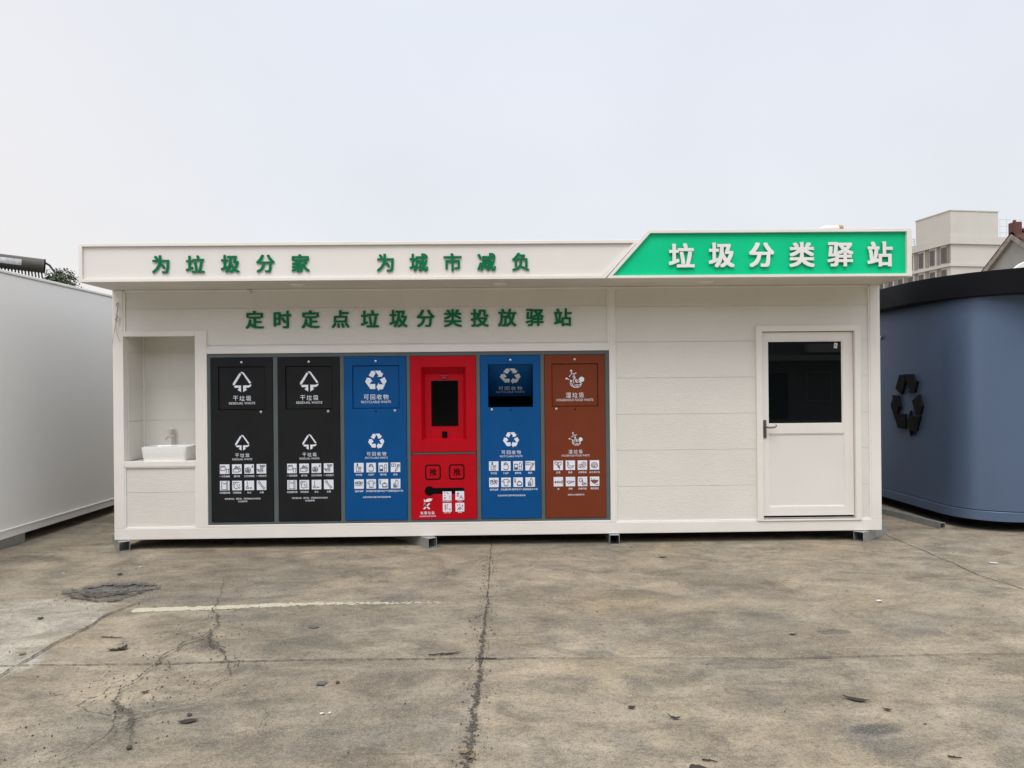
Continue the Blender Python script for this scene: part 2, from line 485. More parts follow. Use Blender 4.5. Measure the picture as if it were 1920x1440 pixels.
    tn = N.new('ShaderNodeVectorMath'); tn.operation = 'SCALE'; L.new(col, tn.inputs[0]); L.new(rng(tone, .36, .64, .66, 1.36), tn.inputs['Scale'])
    col = tn.outputs[0]
    scr = nz(3.2, 9, .72, 1.2, (.35, 1.5, 1))
    col = mix(rng(scr, .575, .66, 0, .5), col, (0.38, 0.335, 0.255))
    sp_ = nz(58, 5, .8)
    col = mix(rng(sp_, .53, .65, 0, .6), col, (0.062, 0.055, 0.046))
    col = mix(rng(sp_, .46, .35, 0, .55), col, (0.42, 0.37, 0.285))
    # speckle, aggregate
    col = mix(rng(fine, .50, .72, 0, .65), col, (0.060, 0.054, 0.047))
    col = mix(rng(fine, .44, .28, 0, .5), col, (0.36, 0.325, 0.265))
    col = mix(rng(grit, .53, .66, 0, .85), col, (0.050, 0.046, 0.040))
    col = mix(rng(grit, .45, .33, 0, .7), col, (0.42, 0.39, 0.33))
    L.new(col, b.inputs['Base Color'])
    L.new(rng(mid, .3, .7, .78, .95), b.inputs['Roughness'])
    b.inputs['Specular IOR Level'].default_value = 0.3
    h = math_('ADD', math_('MULTIPLY', fine, 1.0), math_('MULTIPLY', grit, .55))
    bp = N.new('ShaderNodeBump'); bp.inputs['Strength'].default_value = .7; bp.inputs['Distance'].default_value = .008
    L.new(h, bp.inputs['Height']); L.new(bp.outputs[0], b.inputs['Normal'])
    return m

def ragged(name, col, col2, thr, amp, scale, rough=.95, wear=False, wander=0.0, soft=.06):
    """strip with a crumbled edge: u runs -1..1 across, v along in metres"""
    m, nt, b = new_mat(name)
    N, L = nt.nodes, nt.links
    uv = N.new('ShaderNodeUVMap'); sp = N.new('ShaderNodeSeparateXYZ'); L.new(uv.outputs[0], sp.inputs[0])
    g = N.new('ShaderNodeNewGeometry')
    # the line wanders inside the strip
    nw = N.new('ShaderNodeTexNoise'); nw.inputs['Scale'].default_value = 13; nw.inputs['Detail'].default_value = 5
    L.new(g.outputs['Position'], nw.inputs['Vector'])
    wr_ = N.new('ShaderNodeMapRange'); wr_.inputs[1].default_value = .3; wr_.inputs[2].default_value = .7
    wr_.inputs[3].default_value = -wander; wr_.inputs[4].default_value = wander
    L.new(nw.outputs[0], wr_.inputs[0])
    sh = N.new('ShaderNodeMath'); L.new(sp.outputs[0], sh.inputs[0]); L.new(wr_.outputs[0], sh.inputs[1])
    ab = N.new('ShaderNodeMath'); ab.operation = 'ABSOLUTE'; L.new(sh.outputs[0], ab.inputs[0])
    n = N.new('ShaderNodeTexNoise'); n.inputs['Scale'].default_value = scale; n.inputs['Detail'].default_value = 6; n.inputs['Roughness'].default_value = .7
    L.new(g.outputs['Position'], n.inputs['Vector'])
    nr = N.new('ShaderNodeMapRange'); nr.inputs[1].default_value = .3; nr.inputs[2].default_value = .7
    nr.inputs[3].default_value = -amp; nr.inputs[4].default_value = amp
    L.new(n.outputs[0], nr.inputs[0])
    ad = N.new('ShaderNodeMath'); L.new(ab.outputs[0], ad.inputs[0]); L.new(nr.outputs[0], ad.inputs[1])
    last = ad.outputs[0]
    if wear:
        wr = N.new('ShaderNodeMapRange'); wr.inputs[1].default_value = .5; wr.inputs[2].default_value = 3.0
        wr.inputs[3].default_value = -.75; wr.inputs[4].default_value = .85
        L.new(sp.outputs[1], wr.inputs[0])
        a2 = N.new('ShaderNodeMath'); L.new(last, a2.inputs[0]); L.new(wr.outputs[0], a2.inputs[1]); last = a2.outputs[0]
    cmp_ = N.new('ShaderNodeMapRange'); cmp_.inputs[1].default_value = thr + soft; cmp_.inputs[2].default_value = thr - soft
    L.new(last, cmp_.inputs[0])
    L.new(cmp_.outputs[0], b.inputs['Alpha'])
    n2 = N.new('ShaderNodeTexNoise'); n2.inputs['Scale'].default_value = 90; n2.inputs['Detail'].default_value = 4
    L.new(g.outputs['Position'], n2.inputs['Vector'])
    cr = N.new('ShaderNodeValToRGB'); cr.color_ramp.elements[0].position = .35; cr.color_ramp.elements[1].position = .65
    cr.color_ramp.elements[0].color = (*col, 1); cr.color_ramp.elements[1].color = (*col2, 1)
    L.new(n2.outputs[0], cr.inputs[0]); L.new(cr.outputs[0], b.inputs['Base Color'])
    b.inputs['Roughness'].default_value = rough
    return m

def ribbon_points(pts, jitter, step=.035, seed=0):
    rnd = random.Random(seed)
    P = [Vector((p[0], p[1], 0)) for p in pts]
    w = [p[2] for p in pts]
    out = []
    for i in range(len(P) - 1):
        n = max(1, int((P[i + 1] - P[i]).length / step))
        for k in range(n):
            t = k / n
            q = P[i].lerp(P[i + 1], t)
            ww = w[i] * (1 - t) + w[i + 1] * t
            j = noise.noise_vector(Vector((q.x * 4 + seed, q.y * 4, seed * 1.7))) * jitter
            j2 = noise.noise_vector(Vector((q.x * 15 + seed, q.y * 15, seed * 2.1))) * jitter * .45
            out.append((q + Vector((j.x + j2.x, j.y + j2.y, 0)), ww * (1 + rnd.uniform(-.25, .25))))
    out.append((P[-1], w[-1]))
    return out

def build_ground():
    me = bpy.data.meshes.new('ground')
    bm = bmesh.new(); uvl = bm.loops.layers.uv.new('UVMap')
    S = 600
    f = bm.faces.new([bm.verts.new(p) for p in ((-S, -S, 0), (S, -S, 0), (S, S, 0), (-S, S, 0))])
    f.material_index = 0
    def ribbon(pts, mi, z, jitter=.03, seed=0):
        rp = ribbon_points(pts, jitter, seed=seed)
        rows = []; acc = 0
        for i, (q, w) in enumerate(rp):
            d = (rp[min(i + 1, len(rp) - 1)][0] - rp[max(i - 1, 0)][0]); d.normalize()
            n = Vector((-d.y, d.x, 0)) * w
            if i: acc += (q - rp[i - 1][0]).length
            rows.append((bm.verts.new(q - n + Vector((0, 0, z))), bm.verts.new(q + n + Vector((0, 0, z))), acc))
        for a, b_ in zip(rows[:-1], rows[1:]):
            fc = bm.faces.new((a[0], b_[0], b_[1], a[1])); fc.material_index = mi
            for lp, uv in zip(fc.loops, ((-1, a[2]), (-1, b_[2]), (1, b_[2]), (1, a[2]))): lp[uvl].uv = uv
    # the straight joint running away under the station, opened and filled with grit towards the camera
    ribbon([(-.112, 6, .010), (-.115, -.3, .012), (-.118, -1.4, .012), (-.117, -2.1, .018), (-.133, -2.75, .030), (-.137, -3.34, .036), (-.150, -3.96, .042), (-.160, -4.33, .046), (-.166, -4.7, .044), (-.175, -7.5, .04)], 1, .004, .012, 1)
    # cross joint
    ribbon([(-4.6, -3.30, .008), (-2.8, -3.302, .010), (-2.2, -3.315, .010), (-1.72, -3.288, .014), (-1.04, -3.288, .012), (-.14, -3.305, .013), (.25, -3.315, .010), (.6, -3.335, .006), (1.2, -3.35, .005), (1.6, -3.38, .007), (1.9, -3.39, .009), (2.75, -3.365, .008), (5, -3.4, .006)], 4, .008, .007, 2)
    # slab edges left and right
    ribbon([(-3.10, -6, .014), (-3.092, -3.45, .016), (-3.095, -3.2, .016), (-3.094, -2.87, .018), (-3.068, -2.6, .020), (-3.075, -2.3, .018), (-2.99, -1.98, .014), (-2.93, -1.85, .008)], 4, .012, .02, 3)
    ribbon([(4.42, 3, .010), (4.41, .22, .011), (4.37, -.8, .012), (4.33, -1.5, .012), (4.40, -1.95, .013), (4.42, -5, .012)], 4, .004, .02, 4)
    # branching cracks
    ribbon([(-2.59, -1.04, 0.0037), (-2.352, -1.98, 0.0087), (-2.29, -2.26, 0.0149), (-2.19, -2.46, 0.0211), (-2.10, -2.81, 0.0260), (-1.93, -3.03, 0.0236), (-1.73, -3.27, 0.0161), (-1.65, -3.53, 0.0087), (-1.70, -3.69, 0.0062), (-1.83, -3.9, 0.0074), (-1.97, -4.09, 0.0136), (-2.02, -4.2, 0.0124)], 1, .016, .07, 5)
    ribbon([(-2.10, -2.76, 0.0211), (-2.24, -2.96, 0.0248), (-2.257, -3.2, 0.0223), (-2.206, -3.39, 0.0161), (-2.22, -3.59, 0.0149), (-2.237, -3.74, 0.0174), (-2.10, -3.95, 0.0310), (-1.97, -4.12, 0.0372), (-1.89, -4.25, 0.0186), (-1.826, -4.38, 0.0062)], 1, .020, .07, 6)
    ribbon([(-1.97, -4.1, 0.0186), (-1.7, -3.93, 0.0087), (-1.45, -3.72, 0.0062), (-1.2, -3.6, 0.0031)], 1, .024, .05, 7)
    ribbon([(-2.25, -3.2, 0.0124), (-2.05, -3.45, 0.0074), (-1.9, -3.6, 0.0043)], 1, .028, .05, 8)
    ribbon([(-2.24, -3.6, 0.0087), (-2.45, -3.75, 0.0050), (-2.7, -3.95, 0.0025)], 1, .028, .05, 9)
    ribbon([(-2.9, -1.6, 0.0062), (-2.6, -1.35, 0.0074), (-2.35, -1.0, 0.0062), (-2.0, -.75, 0.0037)], 1, .024, .06, 10)
    ribbon([(-2.12, -2.85, 0.0186), (-1.99, -2.98, 0.0310), (-1.86, -3.13, 0.0186)], 1, .032, .06, 11)
    ribbon([(-2.33, -2.05, .006), (-2.22, -2.55, .010), (-2.33, -2.8, .006), (-2.5, -3.05, .004)], 1, .036, .06, 21)
    ribbon([(-2.0, -2.95, .012), (-2.12, -3.12, .008), (-2.18, -3.3, .006)], 1, .036, .06, 22)
    ribbon([(-2.24, -3.72, .012), (-2.33, -3.9, .016), (-2.22, -4.1, .02), (-2.0, -4.15, .014)], 1, .036, .08, 23)
    ribbon([(-2.1, -3.95, .02), (-2.02, -4.3, .016), (-2.05, -4.6, .006)], 1, .036, .07, 24)
    ribbon([(-1.3, -4.0, .004), (-1.25, -4.2, .006), (-1.22, -4.35, .003)], 1, .036, .05, 25)
    ribbon([(-1.73, -3.27, .012), (-1.66, -3.42, .012), (-1.71, -3.6, .008), (-1.85, -3.85, .005)], 1, .040, .05, 26)
    # broken patch in the paler slab: three overlapping passes of crumbled edge
    ribbon([(-3.80, -1.66, .05), (-3.62, -1.60, .2), (-3.42, -1.58, .24), (-3.2, -1.56, .17), (-3.02, -1.52, .04)], 2, .006, .03, 12)
    ribbon([(-3.70, -1.52, .06), (-3.5, -1.42, .10), (-3.28, -1.42, .09), (-3.1, -1.46, .04)], 2, .014, .05, 27)
    ribbon([(-3.6, -1.70, .05), (-3.4, -1.78, .09), (-3.22, -1.70, .07)], 1, .018, .06, 28)
    ribbon([(-3.72, -1.72, .03), (-3.55, -1.82, .05), (-3.34, -1.92, .035), (-3.2, -1.8, .03), (-3.06, -1.58, .03)], 1, .010, .05, 13)
    # painted line, worn away towards its right end
    ribbon([(-2.945, -2.167, .054), (-2.34, -2.127, .054), (-1.655, -2.06, .054), (-.70, -2.07, .050), (-.35, -2.07, .045)], 3, .0025, .008, 14)
    bm.to_mesh(me); bm.free()
    for m in (mat_ground(), ragged('crack_grit', (0.030, 0.026, 0.021), (0.125, 0.106, 0.082), .25, .62, 48, wander=.35, soft=.10),
              ragged('broken_concrete', (0.060, 0.056, 0.050), (0.20, 0.185, 0.16), .42, .75, 16, soft=.2),
              ragged('worn_line_paint', (0.40, 0.365, 0.265), (0.56, 0.515, 0.39), .60, 1.25, 26, .8, True, soft=.2),
              ragged('joint_line', (0.030, 0.026, 0.021), (0.095, 0.083, 0.066), .34, .42, 40, wander=.22, soft=.08)):
        me.materials.append(m)
    o = bpy.data.objects.new('ground', me); COL.objects.link(o)
    return tag(o, 'weathered beige concrete yard with cracks, joints and a worn painted line', 'ground', kind='structure')
build_ground()

# ------------------------------------------------------------------ the waste sorting station
W = 4.225            # half width
ZB, ZT = 0.115, 2.84  # underside, soffit
DEPTH = 4.4  # unseen rear stretched to block sky light along the blue cabin's wall
OV = 0.6256          # canopy overhang
station = tag(empty('waste_sorting_station', (0, 0, 0)), 'long cream prefabricated waste sorting station with a green sign and a row of bins', 'building')

def panel_stack(mb, x0, x1, z0, z1, seams, yf, yb, gap=.0022):
    cuts = [z0] + [s for s in sorted(seams) if z0 + .02 < s < z1 - .02] + [z1]
    for a, b in zip(cuts[:-1], cuts[1:]):
        mb.box(x0, x1, yf, yf + .008, a + (gap / 2 if a != z0 else 0), b - (gap / 2 if b != z1 else 0))
    mb.box(x0, x1, yf + .0085, yb + .02, z0, z1)

# frame: every front member sits at y = 0, butted end to end
fr = MB()
fr.box(-W, W, 0, .08, ZB, .235)                       # base rail
fr.box(-W, -4.112, 0, .08, .235, ZT)                  # left corner post
fr.box(4.114, W, 0, .08, .235, ZT)                    # right corner post
fr.box(1.208, 1.266, 0, .08, .235, ZT)                # middle post
fr.box(-4.112, -3.336, 0, .08, 2.335, 2.394)          # niche head
fr.box(-3.336, -3.208, 0, .08, .235, 2.394)           # niche post
fr.box(-4.112, -3.336, 0, .08, .908, .968)            # niche shelf rail
fr.box(-3.208, 1.208, 0, .08, 2.138, 2.202)           # rail over the bins
fr.box(-3.208, 1.208, 0, .08, .235, .262)             # rail under the bins
fr.build('frame', 'trim', station, bevel=.004)
# thin cover strips along the posts, proud of the panels
st = MB()
st.box(-4.112, -4.092, .006, .024, 2.394, ZT - .012)
st.box(1.192, 1.208, .006, .024, 2.202, ZT - .012)
st.box(1.266, 1.280, .006, .024, .235, ZT - .012)
st.box(4.098, 4.114, .006, .024, .235, ZT - .012)
st.box(-4.112, -4.100, .006, .024, .235, .908); st.box(-3.348, -3.336, .006, .024, .235, .908)
st.box(-4.100, -3.348, .006, .024, .235, .247); st.box(-4.100, -3.348, .006, .024, .896, .908)
st.box(-4.092, 4.098, .002, .024, ZT - .016, ZT - .0005)
st.box(1.280, 2.834, .006, .024, .235, .249); st.box(4.002, 4.098, .006, .024, .235, .249)
st.box(-3.208, 1.192, .006, .024, 2.202, 2.214)
st.build('cover_strip', 'block_trim', station, bevel=.002)

seamsL = (2.232, 2.636)
seamsR = (.629, 1.029, 1.428, 1.829, 2.229, 2.62)
up = MB()
up.box(-3.209, 1.207, .020, .028, 2.203, 2.2306)
up.prism_xz([(-3.209, 2.2331), (1.207, 2.2331), (1.207, 2.6349), (-4.111, 2.6349), (-4.111, 2.395), (-3.209, 2.395)], .020, .028)
up.box(-4.111, 1.207, .020, .028, 2.6371, ZT - .002)
up.box(-3.209, 1.207, .0285, .075, 2.203, ZT - .002); up.box(-4.111, -3.2095, .0285, .075, 2.395, ZT - .002)
up.build('wall_panel', 'panel', station, bevel=.001)
pr = MB()
panel_stack(pr, 1.267, 2.838, .236, 2.2268, seamsR, .020, .06)
panel_stack(pr, 3.998, 4.113, .236, 2.2268, seamsR, .020, .06)
pr.prism_xz([(1.267, 2.2297), (2.838, 2.2297), (2.838, 2.392), (3.998, 2.392), (3.998, 2.2297), (4.113, 2.2297), (4.113, 2.6189), (1.267, 2.6189)], .020, .028)
pr.box(1.267, 4.113, .020, .028, 2.6211, ZT - .002)
pr.box(1.267, 4.113, .0285, .06, 2.394, ZT - .002); pr.box(1.267, 2.837, .0285, .06, 2.2269, 2.3939); pr.box(3.999, 4.113, .0285, .06, 2.2269, 2.3939)
pr.build('wall_panel', 'panel', station, bevel=.001)
lo = MB()
panel_stack(lo, -4.111, -3.337, .236, .907, (.625,), .024, .06)
lo.build('wall_panel', 'panel', station, bevel=.001)
sd_ = MB()
sd_.box(W - .06, W, .081, DEPTH, ZB, ZT)
sd_.box(-W + .061, W - .061, DEPTH - .06, DEPTH, ZB, ZT)
sd_.box(-W + .061, W - .061, .081, DEPTH - .061, ZB, ZB + .05)
sd_.build('side_wall', 'side_dimmer_dark', station)
sd_ = MB(); sd_.box(-W, -W + .06, .081, DEPTH, ZB, ZT); sd_.build('side_wall', 'side_dimmer_mid', station)

# wash niche
ni = MB()
panel_stack(ni, -4.09, -3.20, .97, 2.45, (1.40, 1.79, 2.17), .43, .46)
for a, b in ((.97, 1.3985), (1.4015, 1.7885), (1.7915, 2.1685), (2.1715, 2.45)):
    ni.box(-4.13, -4.10, .081, .43, a, b)
    ni.box(-3.33, -3.30, .081, .43, a, b)
ni.box(-4.14, -4.13, .081, .43, .97, 2.45)
ni.box(-4.13, -3.30, .081, .46, 2.45, 2.47)
ni.build('niche_lining', 'panel', station)
nc = MB(); nc.box(-4.099, -3.331, .0805, .43, .93, .966); nc.build('counter', 'ceramic', station)
nt_ = MB(); nt_.box(-4.10, -4.086, .414, .429, .97, 2.45); nt_.build('corner_strip', 'block_trim', station)

# canopy, fascia and sign
cp = MB()
yF = -OV
def band(mb, pts_out, pts_in, y0, y1):
    n = len(pts_out)
    vs = [(p[0], y0, p[1]) for p in pts_out] + [(p[0], y0, p[1]) for p in pts_in] + [(p[0], y1, p[1]) for p in pts_out] + [(p[0], y1, p[1]) for p in pts_in]
    fs = []
    for i in range(n):
        j = (i + 1) % n
        fs += [(i, j, n + j, n + i), (2 * n + j, 2 * n + i, 3 * n + i, 3 * n + j), (i, 2 * n + i, 2 * n + j, j), (n + i, n + j, 3 * n + j, 3 * n + i)]
    mb.add(vs, fs)
# fascia frame left of the sign (leans against the sign's slanted edge)
zl, zu = ZT + .002, 3.232
band(cp, [(-4.228, zl), (1.083, zl), (1.432, zu), (-4.228, zu)],
     [(-4.194, zl + .031), (1.056, zl + .031), (1.372, zu - .032), (-4.194, zu - .032)], yF, yF + .05)
cp.build('fascia_frame', 'trim', station, bevel=.003)
fp = MB(); fp.prism_xz([(-4.193, zl + .032), (1.055, zl + .032), (1.371, zu - .033), (-4.193, zu - .033)], yF + .026, yF + .05)
fascia = fp.build('fascia_panel', 'fascia', station)
sf = MB(); sf.box(-4.226, 4.226, yF + .051, -.001, ZT + .001, ZT + .03)
soffit = sf.build('soffit', 'soffit', station)
rf = MB()
rf.box(-4.226, 4.226, yF + .051, DEPTH + .05, ZT + .031, 3.21)
rf.box(-4.226, 4.226, .0, DEPTH + .05, ZT + .002, ZT + .03)
rf.build('roof', 'fascia', station)
# green sign
so = [(1.092, zl - .001), (4.226, zl - .001), (4.226, 3.328), (1.520, 3.328)]
si = [(1.156, zl + .026), (4.176, zl + .026), (4.176, 3.298), (1.545, 3.298)]
sb = MB(); band(sb, so, si, yF - .012, yF + .05)
sb.prism_xz([(1.10, zl + .01), (4.22, zl + .01), (4.22, 3.32), (1.52, 3.32)], yF + .046, yF + .0505)
sign = sb.build('sign_board', 'trim', station, bevel=.003)
gp = MB(); gp.prism_xz([(p[0] + dx, p[1] + dz) for p, dx, dz in zip(si, (.002, -.001, -.001, .001), (.001, .001, -.001, -.001))], yF + .022, yF + .045)
gp.build('sign_face', 'green_board', sign, )

def letters(body, xs, z, y, h, mat, parent, ex=.008, off=.027):
    for i, (ch, x) in enumerate(zip(body, xs)):
        mb = MB(); put_text(mb, ch, x, z, y - ex - .0005, h, extrude=ex / h, bold=off)
        mb.build('sign_letter', mat, parent)
letters('为垃圾分家为城市减负', (-3.414, -3.068, -2.715, -2.362, -2.008, -1.152, -.813, -.470, -.125, .222), 3.018, yF + .018, .193, 'green_letter', fascia, ex=.003)
upper_panel = [o for o in station.children if o.name == 'wall_panel'][0]
letters('定时定点垃圾分类投放驿站', (-2.683, -2.381, -2.073, -1.746, -1.425, -1.110, -.812, -.513, -.217, .086, .391, .700), 2.508, .012, .205, 'green_letter', upper_panel, ex=.003)
letters('垃圾分类驿站', (1.863, 2.273, 2.683, 3.098, 3.495, 3.903), 3.070, yF + .010, .265, 'white_letter', sign, ex=.006, off=.032)

# soffit downlights, sensor and loose cable
for x, y in ((-2.12, -.33), (.012, -.30), (2.208, -.31)):
    d = MB(); d.lathe([(.0, .0), (.062, .0), (.075, .008), (.075, .012), (.0, .012)][1:4], 28, (x, y, ZT - .010))
    dl = d.build('downlight', 'block_trim', soffit, smooth=True)
sn = MB(); sn.box(-2.755, -2.715, -.03, -.002, ZT - .045, ZT - .003); sn.build('sensor', 'soffit', station, bevel=.004)
cb = MB()
cb.tube([(-4.166, -.001, 2.70), (-4.165, -.025, 2.69), (-4.150, -.03, 2.63), (-4.165, -.03, 2.56), (-4.178, -.028, 2.52), (-4.160, -.03, 2.50), (-4.152, -.03, 2.56), (-4.172, -.03, 2.58)], .006)
cb.tube([(-4.165, -.03, 2.55), (-4.185, -.025, 2.44), (-4.205, -.02, 2.34), (-4.222, -.015, 2.25)], .0028, 6)
cb.tube([(-4.165, -.03, 2.55), (-4.172, -.03, 2.44), (-4.158, -.028, 2.35), (-4.135, -.022, 2.28)], .0028, 6)
cb.tube([(-4.168, -.03, 2.55), (-4.168, -.035, 2.46), (-4.186, -.03, 2.38)], .002, 6)
cb.build('loose_cable', 'wire', station, smooth=True)

# ---- bin cabinet
BZ0, BZ1 = .296, 2.092
cols = [(-3.169, -2.495), (-2.437, -1.763), (-1.710, -1.033), (-.985, -.268), (-.215, .440), (.493, 1.157)]
cf = MB()
cf.box(-3.2075, 1.2075, .012, .09, BZ1 + .004, 2.1375)
cf.box(-3.2075, 1.2075, .012, .09, .2625, BZ0 - .004)
xs = [-3.2075] + [v for c in cols for v in c] + [1.2075]
for k in range(0, len(xs), 2):
    cf.box(xs[k] if k == 0 else xs[k] + .004, xs[k + 1] if k == len(xs) - 2 else xs[k + 1] - .004, .012, .09, BZ0 - .004, BZ1 + .004)
cf.box(-.981, -.272, .012, .09, 1.012, 1.033)
cf.build('cabinet_frame', 'grey_steel', station, bevel=.002)
bk = MB(); bk.box(-3.20, 1.20, .45, .47, .27, 2.13); bk.box(-3.20, 1.20, .1, .45, .262, .28); bk.build('cabinet_back', 'black', station)

RES1 = [[(590, 335), (618, 352), (515, 522), (486, 530), (485, 497)], [(600, 325), (630, 318), (657, 331), (772, 492), (742, 503), (637, 347)],
        [(770, 510), (770, 540), (737, 564), (690, 567), (690, 590), (706, 597), (645, 635), (645, 530), (730, 530)],
        [(500, 547), (520, 530), (612, 530), (612, 635), (555, 597), (576, 588), (576, 567), (518, 567)]]
REC = [[(525, 468), (580, 380), (628, 380), (655, 425), (605, 508)], [(640, 378), (742, 378), (778, 435), (803, 420), (770, 493), (682, 493), (712, 475)],
       [(735, 543), (820, 500), (860, 575), (830, 628), (785, 628)], [(715, 603), (718, 635), (832, 635), (785, 728), (720, 728), (715, 762), (668, 685)],
       [(545, 628), (648, 628), (648, 722), (555, 722), (522, 672)], [(470, 512), (552, 512), (598, 585), (572, 578), (520, 672), (458, 580), (490, 525)]]
def symbol(mb, polys, c, sc, x, z, y, h, mtx=None):
    k = h / sc
    for p in polys:
        pts = [Vector((x + (q[0] - c[0]) * k, y, z - (q[1] - c[1]) * k)) for q in p]
        if mtx: pts = [mtx @ q for q in pts]
        mb.add(pts, [list(range(len(pts)))])
def food_symbol(mb, x, z, y, h):
    k = h / 370.0
    T = lambda q: (x + (q[0] - 685) * k, z - (q[1] - 520) * k)
    def S(w, *pts): mb.stroke([T(p) for p in pts], w * k, y)
    def E(cx, cy, rx, ry, rot=0):
        pts = []
        for i in range(18):
            a = -2 * math.pi * i / 18
            px, py = rx * math.cos(a), ry * math.sin(a)
            pts.append(T((cx + px * math.cos(rot) - py * math.sin(rot), cy + px * math.sin(rot) + py * math.cos(rot))))
        mb.flat_xz(pts, y)
    E(605, 360, 22, 22); E(815, 530, 50, 52); E(515, 512, 28, 16, .3); E(560, 532, 12, 10)
    S(16, (605, 370), (614, 415)); S(18, (572, 470), (590, 440), (622, 420), (700, 405)); S(20, (668, 410), (664, 455), (690, 520), (745, 565), (815, 612))
    S(16, (598, 545), (583, 590), (595, 640), (640, 678), (700, 692), (770, 678), (818, 612)); S(14, (640, 460), (655, 520), (640, 560), (660, 600))
    S(14, (612, 550), (608, 600), (640, 650), (672, 655)); S(22, (690, 560), (722, 590)); S(12, (640, 680), (680, 640), (760, 640), (806, 620))
    S(12, (770, 500), (758, 545)); S(10, (690, 660), (720, 680)); S(10, (730, 655), (750, 675)); S(24, (655, 500), (700, 540))
def hazard_symbol(mb, x, z, y, h):
    k = h / 200.0
    T = lambda q: (x + (q[0] - 400) * k, z - (q[1] - 1025) * k)
    pts = [T(p) for p in ((345, 985), (375, 945), (420, 928), (465, 930), (490, 938), (465, 970), (425, 990), (380, 990))]
    mb.flat_xz(pts[::-1], y)
    def S(w, *q): mb.stroke([T(p) for p in q], w * k, y)
    S(16, (340, 955), (345, 1000), (336, 1050)); S(24, (340, 1035), (425, 1110)); S(24, (425, 1025), (336, 1112)); S(16, (336, 1040), (345, 1075))
    mb.flat_xz([T(p) for p in ((350, 1035), (332, 1080), (365, 1085), (372, 1050))], y)

